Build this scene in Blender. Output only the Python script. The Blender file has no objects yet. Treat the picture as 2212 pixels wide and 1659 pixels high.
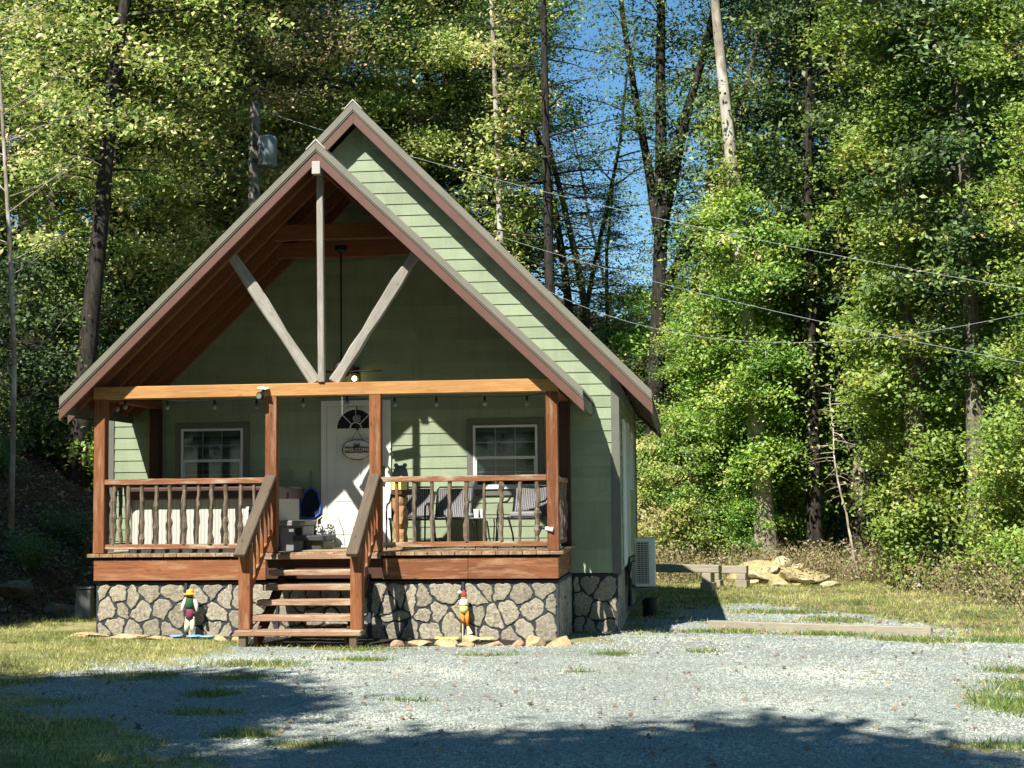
import bpy, bmesh, math, random
import numpy as np
from mathutils import Vector, Matrix
R = math.radians
sc = bpy.context.scene
COL = sc.collection
rnd = random.Random(7)

# ------------------------------------------------------------------ camera
CAM = Vector((4.619, -19.421, 1.783)); YAW = R(6.25); PIT = R(4.382); ROLL = R(0.622)
def setup_camera():
    cam = bpy.data.cameras.new('camera'); o = bpy.data.objects.new('camera', cam); COL.objects.link(o)
    r = Vector((math.cos(YAW), math.sin(YAW), 0)); f0 = Vector((-math.sin(YAW), math.cos(YAW), 0)); u0 = Vector((0, 0, 1))
    f = math.cos(PIT)*f0 + math.sin(PIT)*u0; u = -math.sin(PIT)*f0 + math.cos(PIT)*u0
    r2 = math.cos(ROLL)*r - math.sin(ROLL)*u; u2 = math.sin(ROLL)*r + math.cos(ROLL)*u
    m = Matrix((r2, u2, -f)).transposed().to_4x4(); m.translation = CAM
    o.matrix_world = m
    cam.sensor_width = 36; cam.lens = 3300/2212*36; cam.clip_end = 2000; cam.clip_start = .1
    sc.camera = o
setup_camera()

def bearing(px, d):
    """ground point at horizontal distance d from the camera in a compass direction"""
    a = YAW - math.atan((px-1106)/3300.)
    return CAM.x - d*math.sin(a), CAM.y + d*math.cos(a)

# ------------------------------------------------------------------ node helpers
def newmat(name):
    m = bpy.data.materials.new(name); m.use_nodes = True
    nt = m.node_tree; nt.nodes.clear()
    return m, nt
class NT:
    def __init__(s, nt): s.nt = nt
    def n(s, t, **kw):
        nd = s.nt.nodes.new(t)
        for k, v in kw.items():
            if k.startswith('i_'):
                key = k[2:]; key = int(key) if key.isdigit() else key.replace('_', ' ')
                if isinstance(v, bpy.types.NodeSocket): s.nt.links.new(v, nd.inputs[key])
                else: nd.inputs[key].default_value = v
            else: setattr(nd, k, v)
        return nd
    def ln(s, a, b): s.nt.links.new(a, b)
    def ramp(s, fac, stops, interp='LINEAR'):
        nd = s.nt.nodes.new('ShaderNodeValToRGB'); cr = nd.color_ramp; cr.interpolation = interp
        while len(cr.elements) < len(stops): cr.elements.new(.5)
        for e, (p, c) in zip(cr.elements, stops):
            e.position = p; e.color = (*c, 1) if len(c) == 3 else c
        s.ln(fac, nd.inputs[0]); return nd.outputs[0]
    def mix(s, fac, a, b, mode='MIX'):
        nd = s.nt.nodes.new('ShaderNodeMix'); nd.data_type = 'RGBA'; nd.blend_type = mode
        for sock, v in ((nd.inputs[0], fac), (nd.inputs[6], a), (nd.inputs[7], b)):
            if isinstance(v, bpy.types.NodeSocket): s.ln(v, sock)
            elif isinstance(v, (int, float)): sock.default_value = v
            else: sock.default_value = (*v, 1)
        return nd.outputs[2]
    def math(s, op, a, b=0.0, c=0.0):
        nd = s.nt.nodes.new('ShaderNodeMath'); nd.operation = op
        for i, v in enumerate((a, b, c)):
            if isinstance(v, bpy.types.NodeSocket): s.ln(v, nd.inputs[i])
            else: nd.inputs[i].default_value = v
        return nd.outputs[0]
def principled(N, color, rough=.7, normal=None, metallic=0, spec=None, out=True):
    b = N.n('ShaderNodeBsdfPrincipled')
    if isinstance(color, bpy.types.NodeSocket): N.ln(color, b.inputs['Base Color'])
    else: b.inputs['Base Color'].default_value = (*color, 1)
    if isinstance(rough, bpy.types.NodeSocket): N.ln(rough, b.inputs['Roughness'])
    else: b.inputs['Roughness'].default_value = rough
    b.inputs['Metallic'].default_value = metallic
    if spec is not None: b.inputs['Specular IOR Level'].default_value = spec
    if normal is not None: N.ln(normal, b.inputs['Normal'])
    if out:
        o = N.n('ShaderNodeOutputMaterial'); N.ln(b.outputs[0], o.inputs[0])
    return b
def objcoord(N, scale=(1, 1, 1), rand=True):
    tc = N.n('ShaderNodeTexCoord'); mp = N.n('ShaderNodeMapping'); mp.inputs['Scale'].default_value = scale
    N.ln(tc.outputs['Object'], mp.inputs[0])
    if rand:
        oi = N.n('ShaderNodeObjectInfo'); v = N.n('ShaderNodeVectorMath', operation='SCALE'); v.inputs[0].default_value = (13.7, 7.1, 29.3)
        N.ln(oi.outputs['Random'], v.inputs['Scale']); N.ln(v.outputs[0], mp.inputs['Location'])
    return mp.outputs[0]
def bump(N, h, strength=.3, dist=.01):
    b = N.n('ShaderNodeBump'); b.inputs['Strength'].default_value = strength; b.inputs['Distance'].default_value = dist
    N.ln(h, b.inputs['Height']); return b.outputs[0]

def m_wood(name, dark, light, knots=(.08, .03, .012), weather=None, rough=.75, rng=.25):
    """board with the grain along its own long (local X) axis"""
    m, nt = newmat(name); N = NT(nt)
    c = objcoord(N, (1.2, 22, 22)); n1 = N.n('ShaderNodeTexNoise', i_Vector=c, i_Scale=1.6, i_Detail=8., i_Roughness=.75, i_Distortion=1.2)
    c2 = objcoord(N, (1, 3, 3)); n2 = N.n('ShaderNodeTexNoise', i_Vector=c2, i_Scale=1.1, i_Detail=3.)
    col = N.ramp(n1.outputs[0], [(.3, dark), (.7, light)])
    oi = N.n('ShaderNodeObjectInfo')
    v = N.n('ShaderNodeHueSaturation'); N.ln(N.math('MULTIPLY_ADD', oi.outputs['Random'], rng*2, 1-rng), v.inputs['Value']); N.ln(col, v.inputs['Color'])
    col = v.outputs[0]
    col = N.mix(N.ramp(n2.outputs[0], [(.45, (0, 0, 0)), (.7, (1, 1, 1))]), col, N.mix(.6, col, dark))
    c3 = objcoord(N, (3.2, 9, 9)); vo = N.n('ShaderNodeTexVoronoi', i_Vector=c3, i_Scale=1.); 
    col = N.mix(N.ramp(vo.outputs['Distance'], [(.0, (1, 1, 1)), (.16, (0, 0, 0))]), col, knots)
    if weather:
        c4 = objcoord(N, (.9, 7, 7)); n4 = N.n('ShaderNodeTexNoise', i_Vector=c4, i_Scale=1.7, i_Detail=5., i_Roughness=.7)
        col = N.mix(N.ramp(n4.outputs[0], [(weather[1]-.08, (0, 0, 0)), (weather[1]+.1, (1, 1, 1))]), col, weather[0])
    principled(N, col, rough, bump(N, n1.outputs[0], .35, .006), spec=.3); return m
def m_plain(name, col, rough=.6, var=.12, scale=6., metallic=0, spec=.4, bmp=.1):
    m, nt = newmat(name); N = NT(nt)
    c = objcoord(N); n1 = N.n('ShaderNodeTexNoise', i_Vector=c, i_Scale=scale, i_Detail=6., i_Roughness=.6)
    d = tuple(x*(1-var) for x in col); l = tuple(min(1, x*(1+var)) for x in col)
    cc = N.ramp(n1.outputs[0], [(.3, d), (.7, l)])
    principled(N, cc, rough, bump(N, n1.outputs[0], bmp, .004), metallic, spec); return m
def m_bark(name, dark, light, sx=9, moss=None, patch=None):
    m, nt = newmat(name); N = NT(nt)
    tc = N.n('ShaderNodeTexCoord'); mp = N.n('ShaderNodeMapping'); mp.inputs['Scale'].default_value = (sx, sx, 1.6); N.ln(tc.outputs['Object'], mp.inputs[0])
    n1 = N.n('ShaderNodeTexNoise', i_Vector=mp.outputs[0], i_Scale=1.5, i_Detail=8., i_Roughness=.7)
    n2 = N.n('ShaderNodeTexNoise', i_Vector=tc.outputs['Object'], i_Scale=.9, i_Detail=4.)
    col = N.ramp(n1.outputs[0], [(.35, dark), (.65, light)])
    if patch: col = N.mix(N.ramp(n2.outputs[0], [(.5, (0, 0, 0)), (.56, (1, 1, 1))]), col, N.ramp(n1.outputs[0], [(.3, tuple(x*.6 for x in patch)), (.6, patch)]))
    if moss: col = N.mix(N.ramp(n2.outputs[0], [(.5, (0, 0, 0)), (.65, (1, 1, 1))]), col, moss)
    principled(N, col, .9, bump(N, n1.outputs[0], .8, .03), spec=.15); return m
def m_leaf(name, stops, trans=.3, rough=.5, vmin=.75):
    m, nt = newmat(name); N = NT(nt)
    g = N.n('ShaderNodeNewGeometry'); oi = N.n('ShaderNodeObjectInfo')
    tc = N.n('ShaderNodeTexCoord'); vv = N.n('ShaderNodeVectorMath', operation='ADD'); sv = N.n('ShaderNodeVectorMath', operation='SCALE'); sv.inputs[0].default_value = (41, 17, 23)
    N.ln(oi.outputs['Random'], sv.inputs['Scale']); N.ln(tc.outputs['Object'], vv.inputs[0]); N.ln(sv.outputs[0], vv.inputs[1])
    n2 = N.n('ShaderNodeTexNoise', i_Vector=vv.outputs[0], i_Scale=.5, i_Detail=2.5)
    n3 = N.n('ShaderNodeTexNoise', i_Vector=vv.outputs[0], i_Scale=.9, i_Detail=1.5)
    fac = N.math('ADD', N.math('MULTIPLY', g.outputs['Random Per Island'], .62), N.math('MULTIPLY_ADD', n3.outputs[0], 1.7, -.66))
    col = N.ramp(fac, stops)
    hs = N.n('ShaderNodeHueSaturation'); N.ln(col, hs.inputs['Color'])
    N.ln(N.math('MULTIPLY_ADD', n2.outputs[0], .07, N.math('MULTIPLY_ADD', oi.outputs['Random'], .03, .447)), hs.inputs['Hue'])
    N.ln(N.math('MULTIPLY_ADD', oi.outputs['Random'], 1.6*(1-vmin), vmin), hs.inputs['Value'])
    b = principled(N, hs.outputs[0], rough, out=False, spec=.5)
    t = N.n('ShaderNodeBsdfTranslucent'); ht = N.n('ShaderNodeHueSaturation', i_Saturation=1.1, i_Value=1.15); N.ln(hs.outputs[0], ht.inputs['Color']); N.ln(ht.outputs[0], t.inputs[0])
    mx = N.n('ShaderNodeMixShader', i_Fac=trans); N.ln(b.outputs[0], mx.inputs[1]); N.ln(t.outputs[0], mx.inputs[2])
    o = N.n('ShaderNodeOutputMaterial'); N.ln(mx.outputs[0], o.inputs[0]); return m

def m_siding():
    m, nt = newmat('siding_paint'); N = NT(nt)
    tc = N.n('ShaderNodeTexCoord'); mp = N.n('ShaderNodeMapping'); mp.inputs['Scale'].default_value = (2.2, 2.2, 45); N.ln(tc.outputs['Object'], mp.inputs[0])
    n1 = N.n('ShaderNodeTexNoise', i_Vector=mp.outputs[0], i_Scale=1.6, i_Detail=6., i_Roughness=.7, i_Distortion=1.2)
    n2 = N.n('ShaderNodeTexNoise', i_Vector=tc.outputs['Object'], i_Scale=2.6, i_Detail=5.)
    col = N.ramp(n2.outputs[0], [(.3, (.225, .28, .17)), (.72, (.28, .335, .215))])
    col = N.mix(N.ramp(n1.outputs[0], [(.45, (0, 0, 0)), (.75, (.55, .55, .55))]), col, (.19, .25, .15))
    mp2 = N.n('ShaderNodeMapping'); mp2.inputs['Scale'].default_value = (5, 5, .5); N.ln(tc.outputs['Object'], mp2.inputs[0]); n5 = N.n('ShaderNodeTexNoise', i_Vector=mp2.outputs[0], i_Scale=1.3, i_Detail=5., i_Roughness=.7)
    col = N.mix(N.ramp(n5.outputs[0], [(.5, (0, 0, 0)), (.75, (.5, .5, .5))]), col, (.17, .19, .13))
    g = N.n('ShaderNodeNewGeometry'); hs = N.n('ShaderNodeHueSaturation'); N.ln(col, hs.inputs['Color'])
    N.ln(N.math('MULTIPLY_ADD', g.outputs['Random Per Island'], .22, .89), hs.inputs['Value'])
    principled(N, hs.outputs[0], .6, bump(N, n1.outputs[0], .5, .006), spec=.35); return m
def m_stone():
    m, nt = newmat('veneer_stone'); N = NT(nt)
    tc = N.n('ShaderNodeTexCoord')
    n1 = N.n('ShaderNodeTexNoise', i_Vector=tc.outputs['Object'], i_Scale=34., i_Detail=6., i_Roughness=.7)
    n2 = N.n('ShaderNodeTexNoise', i_Vector=tc.outputs['Object'], i_Scale=7., i_Detail=4.)
    col = N.ramp(n1.outputs[0], [(.34, (.13, .115, .085)), (.5, (.265, .235, .175)), (.66, (.42, .38, .29))])
    col = N.mix(N.ramp(n2.outputs[0], [(.4, (0, 0, 0)), (.7, (.6, .6, .6))]), col, (.34, .31, .24))
    g = N.n('ShaderNodeNewGeometry'); hs = N.n('ShaderNodeHueSaturation'); N.ln(col, hs.inputs['Color'])
    N.ln(N.math('MULTIPLY_ADD', g.outputs['Random Per Island'], .35, .82), hs.inputs['Value'])
    h = N.math('ADD', n1.outputs[0], N.math('MULTIPLY', n2.outputs[0], 1.5))
    principled(N, hs.outputs[0], .92, bump(N, h, .6, .015), spec=.2); return m
def m_metalroof():
    m, nt = newmat('painted_metal'); N = NT(nt)
    n1 = N.n('ShaderNodeTexNoise', i_Vector=objcoord(N), i_Scale=3., i_Detail=5.)
    col = N.ramp(n1.outputs[0], [(.3, (.155, .15, .115)), (.7, (.19, .18, .14))])
    principled(N, col, .45, bump(N, n1.outputs[0], .08, .01), .0, .5); return m
def m_rock(name, a, b, moss=None):
    m, nt = newmat(name); N = NT(nt)
    n1 = N.n('ShaderNodeTexNoise', i_Vector=objcoord(N), i_Scale=9., i_Detail=8., i_Roughness=.65)
    col = N.ramp(n1.outputs[0], [(.32, a), (.66, b)])
    principled(N, col, .92, bump(N, n1.outputs[0], .8, .02), spec=.2); return m
def m_weave():
    m, nt = newmat('woven_sling'); N = NT(nt)
    tc = N.n('ShaderNodeTexCoord')
    w1 = N.n('ShaderNodeTexWave', i_Vector=tc.outputs['Object'], i_Scale=12., bands_direction='X', i_Distortion=2.5, i_Detail=3.)
    w2 = N.n('ShaderNodeTexWave', i_Vector=tc.outputs['Object'], i_Scale=26., bands_direction='Z', i_Distortion=1.5)
    f = N.math('MULTIPLY', w1.outputs[1], w2.outputs[1])
    col = N.ramp(f, [(.1, (.015, .015, .02)), (.45, (.20, .20, .22)), (.8, (.5, .48, .45))])
    principled(N, col, .7, bump(N, f, .5, .004)); return m
def m_grooved():
    m, nt = newmat('tub_panel'); N = NT(nt)
    tc = N.n('ShaderNodeTexCoord')
    w1 = N.n('ShaderNodeTexWave', i_Vector=tc.outputs['Object'], i_Scale=6.5, bands_direction='X', i_Distortion=.6, i_Detail=2.)
    col = N.ramp(w1.outputs[1], [(.0, (.30, .29, .25)), (.12, (.46, .46, .40)), (1., (.52, .52, .46))])
    principled(N, col, .6, bump(N, w1.outputs[1], .3, .006)); return m
def m_glass():
    m, nt = newmat('window_glass'); N = NT(nt)
    g = N.n('ShaderNodeBsdfGlossy', i_Roughness=.03); t = N.n('ShaderNodeBsdfTransparent')
    fr = N.n('ShaderNodeFresnel', i_IOR=1.5)
    mx = N.n('ShaderNodeMixShader'); N.ln(N.math('MULTIPLY_ADD', fr.outputs[0], .5, .0), mx.inputs[0]); N.ln(t.outputs[0], mx.inputs[1]); N.ln(g.outputs[0], mx.inputs[2])
    t.inputs[0].default_value = (.75, .8, .8, 1)
    o = N.n('ShaderNodeOutputMaterial'); N.ln(mx.outputs[0], o.inputs[0]); return m
def m_emit(name, col, s):
    m, nt = newmat(name); N = NT(nt)
    e = N.n('ShaderNodeEmission', i_Strength=s); e.inputs[0].default_value = (*col, 1)
    o = N.n('ShaderNodeOutputMaterial'); N.ln(e.outputs[0], o.inputs[0]); return m
def m_ground():
    m, nt = newmat('ground_soil'); N = NT(nt)
    tc = N.n('ShaderNodeTexCoord')
    at = N.n('ShaderNodeAttribute', attribute_name='cover')
    sep = N.n('ShaderNodeSeparateColor'); N.ln(at.outputs['Color'], sep.inputs[0])
    v1 = N.n('ShaderNodeTexVoronoi', i_Vector=tc.outputs['Object'], i_Scale=34.)
    v2 = N.n('ShaderNodeTexVoronoi', i_Vector=tc.outputs['Object'], i_Scale=70.)
    nb = N.n('ShaderNodeTexNoise', i_Vector=tc.outputs['Object'], i_Scale=.7, i_Detail=6., i_Roughness=.65)
    nf = N.n('ShaderNodeTexNoise', i_Vector=tc.outputs['Object'], i_Scale=9., i_Detail=8., i_Roughness=.75)
    s1 = N.n('ShaderNodeSeparateColor'); N.ln(v1.outputs['Color'], s1.inputs[0])
    gr = N.ramp(s1.outputs[0], [(0., (.19, .22, .20)), (.5, (.33, .375, .33)), (1., (.43, .47, .41))])
    gr = N.mix(N.ramp(v2.outputs['Distance'], [(.0, (0, 0, 0)), (.6, (.5, .5, .5))]), gr, (.12, .14, .15))
    gr = N.mix(N.ramp(nb.outputs[0], [(.42, (0, 0, 0)), (.68, (.6, .6, .6))]), gr, (.25, .235, .19))
    soil = N.ramp(nf.outputs[0], [(.3, (.16, .14, .06)), (.5, (.30, .27, .12)), (.7, (.46, .41, .21))])
    lawn = N.mix(N.ramp(nb.outputs[0], [(.4, (0, 0, 0)), (.62, (1, 1, 1))]), soil, N.ramp(nf.outputs[0], [(.3, (.05, .075, .018)), (.7, (.16, .19, .055))]))
    litter = N.ramp(nf.outputs[0], [(.3, (.018, .015, .010)), (.5, (.06, .045, .028)), (.72, (.16, .115, .065))])
    mulch = N.ramp(nf.outputs[0], [(.3, (.012, .010, .009)), (.6, (.05, .042, .035)), (.8, (.2, .15, .12))])
    jit = N.math('MULTIPLY_ADD', nf.outputs[0], .9, -.45)
    fg = N.ramp(N.math('ADD', sep.outputs[0], jit), [(.4, (0, 0, 0)), (.6, (1, 1, 1))])
    fl = N.ramp(N.math('ADD', sep.outputs[1], jit), [(.4, (0, 0, 0)), (.6, (1, 1, 1))])
    fm = N.ramp(N.math('ADD', sep.outputs[2], jit), [(.4, (0, 0, 0)), (.6, (1, 1, 1))])
    col = N.mix(fl, lawn, litter); col = N.mix(fg, col, gr); col = N.mix(fm, col, mulch)
    h = N.math('ADD', N.math('MULTIPLY', v1.outputs['Distance'], 1.), nf.outputs[0])
    principled(N, col, .95, bump(N, h, .8, .02), spec=.15); return m

M = dict(
 post=m_wood('stained_cedar', (.10, .034, .013), (.31, .112, .038), weather=((.29, .16, .09), .58)),
 beam=m_wood('golden_pine', (.30, .135, .045), (.56, .31, .11), knots=(.22, .09, .03), rng=.05),
 fascia=m_wood('stained_plank', (.12, .043, .018), (.31, .115, .046), weather=((.34, .19, .10), .58), rng=.1),
 rail=m_wood('stained_rail', (.16, .06, .028), (.36, .16, .075), weather=((.46, .38, .27), .58), rng=.15),
 oldrail=m_wood('weathered_rail', (.075, .055, .038), (.16, .125, .085), knots=(.03, .02, .014), rng=.08),
 tread=m_wood('worn_tread', (.20, .105, .06), (.36, .22, .14), weather=((.46, .38, .26), .57), rng=.15),
 grey=m_wood('grey_timber', (.17, .155, .13), (.42, .40, .35), knots=(.16, .09, .04), rng=.06),
 under=m_wood('rough_rafter', (.14, .05, .022), (.28, .11, .05), rng=.15),
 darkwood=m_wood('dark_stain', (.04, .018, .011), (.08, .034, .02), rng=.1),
 deck=m_wood('deck_board', (.16, .09, .05), (.30, .19, .11), weather=((.38, .31, .2), .55), rng=.2),
 timber=m_wood('old_timber', (.22, .19, .14), (.42, .38, .29), knots=(.1, .07, .04), rng=.12),
 bark=m_bark('baluster_bark', (.06, .042, .03), (.27, .21, .15), 22, patch=(.46, .37, .25)),
 brake=m_plain('brown_trim_paint', (.125, .062, .047), .5, .1),
 siding=m_siding(), trim=m_plain('taupe_trim', (.125, .128, .108), .55, .08),
 stone=m_stone(), mortar=m_plain('dark_mortar', (.028, .034, .040), .8, .3, 20., bmp=.6),
 roof=m_metalroof(), cap=m_plain('pale_metal_cap', (.42, .41, .36), .4, .06),
 osb=m_plain('roof_sheathing', (.12, .05, .026), .8, .25, 3.),
 white=m_plain('white_paint', (.70, .72, .66), .45, .03, 4.), frame=m_plain('white_vinyl', (.66, .67, .64), .4, .03),
 blind=m_plain('slatted_blind', (.11, .115, .12), .6, .05), black=m_plain('black_metal', (.012, .013, .015), .4, .2),
 dark=m_plain('dark_interior', (.012, .014, .016), .8, .2), glass=m_glass(), weave=m_weave(), tub=m_grooved(),
 cover=m_plain('vinyl_cover', (.075, .04, .034), .45, .2, 5., bmp=.3), greyplastic=m_plain('grey_plastic', (.20, .20, .20), .5, .1),
 plasticdark=m_plain('dark_grey_plastic', (.045, .047, .05), .5, .1), blue=m_plain('blue_plastic', (.05, .12, .70), .4, .1),
 mesh=m_plain('net_mesh', (.01, .014, .035), .8, .2), acwhite=m_plain('cream_metal', (.60, .62, .54), .4, .05),
 fin=m_plain('coil_fins', (.05, .06, .055), .5, .2), steel=m_plain('galvanised_steel', (.17, .20, .22), .5, .2, metallic=.1),
 leafbrown=m_plain('coir', (.33, .25, .13), .95, .4, 40., bmp=.8), bulb=m_plain('bulb_glass', (.22, .24, .20), .12, .1),
 amber=m_emit('lamp_glow', (1., .78, .38), 7.), cream=m_plain('raffia', (.72, .65, .42), .9, .15, 30.),
 straw=m_plain('straw_hat', (.75, .40, .07), .85, .2, 30.), green=m_plain('green_cloth', (.02, .10, .045), .8, .2),
 plum=m_plain('plum_cloth', (.20, .035, .075), .85, .3, 30.), orange=m_plain('orange_cloth', (.72, .25, .045), .85, .25, 30.),
 lime=m_plain('lime_cloth', (.55, .62, .20), .85, .2), red=m_plain('red_felt', (.28, .045, .04), .85, .2), skin=m_plain('orange_head', (.66, .33, .13), .8, .1),
 greycloth=m_plain('grey_cloth', (.20, .19, .19), .85, .2), paleblue=m_plain('pale_blue_plastic', (.22, .45, .78), .4, .1),
 yellow=m_plain('yellow_plastic', (.78, .74, .20), .5, .1), brown=m_plain('brown_sign', (.10, .045, .03), .8, .25, 8.),
 tan=m_wood('carved_log', (.28, .16, .07), (.55, .36, .18)), greypaint=m_plain('blue_grey_paint', (.12, .135, .14), .7, .15),
 slab=m_rock('sandstone', (.26, .18, .09), (.58, .45, .26)), slab2=m_rock('pink_sandstone', (.24, .14, .09), (.48, .33, .22)),
 greyrock=m_rock('mossy_rock', (.07, .065, .05), (.20, .18, .13)), pile=m_rock('yellow_clay_rock', (.30, .23, .13), (.60, .51, .33)),
 ground=m_ground(), wire=m_plain('wire_metal', (.30, .32, .32), .4, .1), mound=m_rock('mound_soil', (.22, .19, .08), (.46, .38, .20)), paper=m_plain('white_paper', (.75, .74, .70), .6, .02),
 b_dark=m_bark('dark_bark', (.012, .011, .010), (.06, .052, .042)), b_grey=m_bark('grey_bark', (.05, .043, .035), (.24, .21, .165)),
 b_pale=m_bark('pale_bark', (.16, .13, .10), (.42, .37, .29), 6, patch=(.52, .48, .40)), b_mot=m_bark('mottled_bark', (.05, .04, .03), (.14, .12, .09), 6, patch=(.40, .34, .25)),
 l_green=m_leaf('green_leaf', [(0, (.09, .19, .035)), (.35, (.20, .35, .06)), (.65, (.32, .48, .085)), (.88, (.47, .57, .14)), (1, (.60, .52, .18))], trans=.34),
 l_dark_shade=m_leaf('dark_shade_leaf', [(0, (.03, .065, .026)), (.4, (.07, .13, .038)), (.75, (.14, .22, .055)), (1, (.32, .35, .11))], trans=.28),  # dark foliage, toned down further to put canopy shade into its colour
 l_olive=m_leaf('olive_leaf', [(0, (.09, .16, .04)), (.3, (.23, .33, .07)), (.55, (.42, .48, .13)), (.8, (.62, .58, .24)), (1, (.74, .60, .36))], trans=.34),
 l_brown=m_leaf('autumn_leaf', [(0, (.12, .17, .05)), (.3, (.28, .33, .09)), (.55, (.50, .48, .20)), (.8, (.64, .52, .30)), (1, (.70, .45, .22))], trans=.34),
 l_needle=m_leaf('hemlock_needle', [(0, (0.018, 0.042, 0.018)), (.6, (0.045, 0.083, 0.030)), (1, (0.135, 0.150, 0.053))], trans=.15),
 weed=m_leaf('dry_weed', [(0, (.16, .14, .06)), (.3, (.32, .27, .13)), (.55, (.48, .40, .22)), (.8, (.24, .30, .09)), (1, (.52, .38, .28))]),
 grass=m_leaf('grass_blade', [(0, (.07, .11, .02)), (.35, (.19, .25, .05)), (.6, (.40, .41, .13)), (1, (.62, .54, .27))]),
 grassg=m_leaf('fresh_grass', [(0, (.05, .11, .02)), (.6, (.11, .20, .04)), (1, (.2, .28, .07))]),
 litter=m_leaf('fallen_leaf', [(0, (.07, .05, .03)), (.5, (.17, .12, .07)), (.8, (.28, .20, .11)), (1, (.40, .32, .19))], trans=.05),
 gravel=m_leaf('gravel_stone', [(0, (.22, .25, .22)), (.4, (.35, .39, .335)), (.8, (.44, .48, .41)), (1, (.58, .61, .50))], trans=0., rough=.9),
)

# ------------------------------------------------------------------ mesh helpers
class MB:
    def __init__(s): s.v = []; s.f = []
    def add(s, vs, fs):
        o = len(s.v); s.v += [tuple(v) for v in vs]; s.f += [tuple(i+o for i in f) for f in fs]; return s
    def box(s, x0, x1, y0, y1, z0, z1):
        return s.add([(x0, y0, z0), (x1, y0, z0), (x1, y1, z0), (x0, y1, z0), (x0, y0, z1), (x1, y0, z1), (x1, y1, z1), (x0, y1, z1)],
                     [(0, 3, 2, 1), (4, 5, 6, 7), (0, 1, 5, 4), (1, 2, 6, 5), (2, 3, 7, 6), (3, 0, 4, 7)])
    def bar(s, a, b, w, h, up=(0, 0, 1)):
        a = Vector(a); b = Vector(b); x = (b-a).normalized(); y = Vector(up).cross(x)
        if y.length < 1e-4: y = Vector((0, 1, 0)).cross(x)
        y.normalize(); z = x.cross(y); vs = []
        for p in (a, b):
            for sy, sz in ((-1, -1), (1, -1), (1, 1), (-1, 1)): vs.append(p+y*sy*w/2+z*sz*h/2)
        return s.add(vs, [(0, 3, 2, 1), (4, 5, 6, 7), (0, 1, 5, 4), (1, 2, 6, 5), (2, 3, 7, 6), (3, 0, 4, 7)])
    def tube(s, pts, radii, n=8, cap=True):
        pts = [Vector(p) for p in pts]; 
        if not hasattr(radii, '__len__'): radii = [radii]*len(pts)
        vs = []; fs = []; ref = Vector((.31, .95, .05))
        for i, p in enumerate(pts):
            t = (pts[min(i+1, len(pts)-1)]-pts[max(i-1, 0)]).normalized()
            a = t.cross(ref)
            if a.length < .1: a = t.cross(Vector((1, 0, 0)))
            a.normalize(); b = t.cross(a)
            for k in range(n):
                an = 2*math.pi*k/n; vs.append(p+(a*math.cos(an)+b*math.sin(an))*radii[i])
        for i in range(len(pts)-1):
            for k in range(n):
                k2 = (k+1) % n; fs.append((i*n+k, i*n+k2, (i+1)*n+k2, (i+1)*n+k))
        if cap: fs.append(tuple(range(n-1, -1, -1))); fs.append(tuple((len(pts)-1)*n+k for k in range(n)))
        return s.add(vs, fs)
    def lathe(s, prof, c=(0, 0, 0), n=16):
        vs = []; fs = []; m = len(prof)
        for r, z in prof:
            for k in range(n):
                a = 2*math.pi*k/n; vs.append((c[0]+r*math.cos(a), c[1]+r*math.sin(a), c[2]+z))
        for i in range(m-1):
            for k in range(n):
                k2 = (k+1) % n; fs.append((i*n+k, i*n+k2, (i+1)*n+k2, (i+1)*n+k))
        fs.append(tuple(range(n-1, -1, -1))); fs.append(tuple((m-1)*n+k for k in range(n)))
        return s.add(vs, fs)
    def prism_xz(s, poly, y0, y1):
        """polygon in x,z (counter-clockwise seen from -y) extruded y0..y1"""
        n = len(poly)
        vs = [(x, y0, z) for x, z in poly]+[(x, y1, z) for x, z in poly]
        fs = [tuple(range(n)), tuple(range(2*n-1, n-1, -1))]+[((i+1) % n, i, n+i, n+(i+1) % n) for i in range(n)]
        return s.add(vs, fs)
    def build(s, name, mat, parent=None, loc=None, smooth=False, bev=0):
        me = bpy.data.meshes.new(name); me.from_pydata(s.v, [], s.f); me.update()
        return link(name, me, mat, parent, loc, smooth, bev)
def link(name, me, mat, parent=None, loc=None, smooth=False, bev=0):
    if mat: me.materials.append(mat)
    if smooth: me.shade_smooth()
    o = bpy.data.objects.new(name, me); COL.objects.link(o)
    if parent: o.parent = parent
    if loc is not None: o.location = loc
    if bev:
        b = o.modifiers.new('bevel', 'BEVEL'); b.width = bev; b.segments = 1; b.limit_method = 'ANGLE'
    return o
def board(name, a, b, w, h, mat, parent=None, up=(0, 0, 1), bev=.006, wob=0.):
    """straight board from a to b, w across, h along 'up'; its local X runs along the grain"""
    a = Vector(a); b = Vector(b); L = (b-a).length; x = (b-a).normalized(); y = Vector(up).cross(x)
    if y.length < 1e-4: y = Vector((0, 1, 0))
    y.normalize(); z = x.cross(y)
    mb = MB(); n = max(1, int(L/.25)) if wob else 1
    for i in range(n+1):
        t = -L/2+L*i/n; r = random.Random(i*31+int(L*977)); dy = (r.random()-.5)*wob; dz = (r.random()-.5)*wob
        for sy, sz in ((-1, -1), (1, -1), (1, 1), (-1, 1)): mb.v.append((t, sy*w/2+dy*(sy+.3), sz*h/2+dz*(sz+.2)))
    for i in range(n):
        for k in range(4): k2 = (k+1) % 4; mb.f.append((i*4+k, i*4+k2, (i+1)*4+k2, (i+1)*4+k))
    mb.f += [(3, 2, 1, 0), (n*4, n*4+1, n*4+2, n*4+3)]
    me = bpy.data.meshes.new(name); me.from_pydata(mb.v, [], mb.f); me.update()
    o = link(name, me, mat, None, None, False, bev)
    m = Matrix((x, y, z)).transposed().to_4x4(); m.translation = (a+b)/2
    o.parent = parent
    o.matrix_basis = m
    return o
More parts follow.
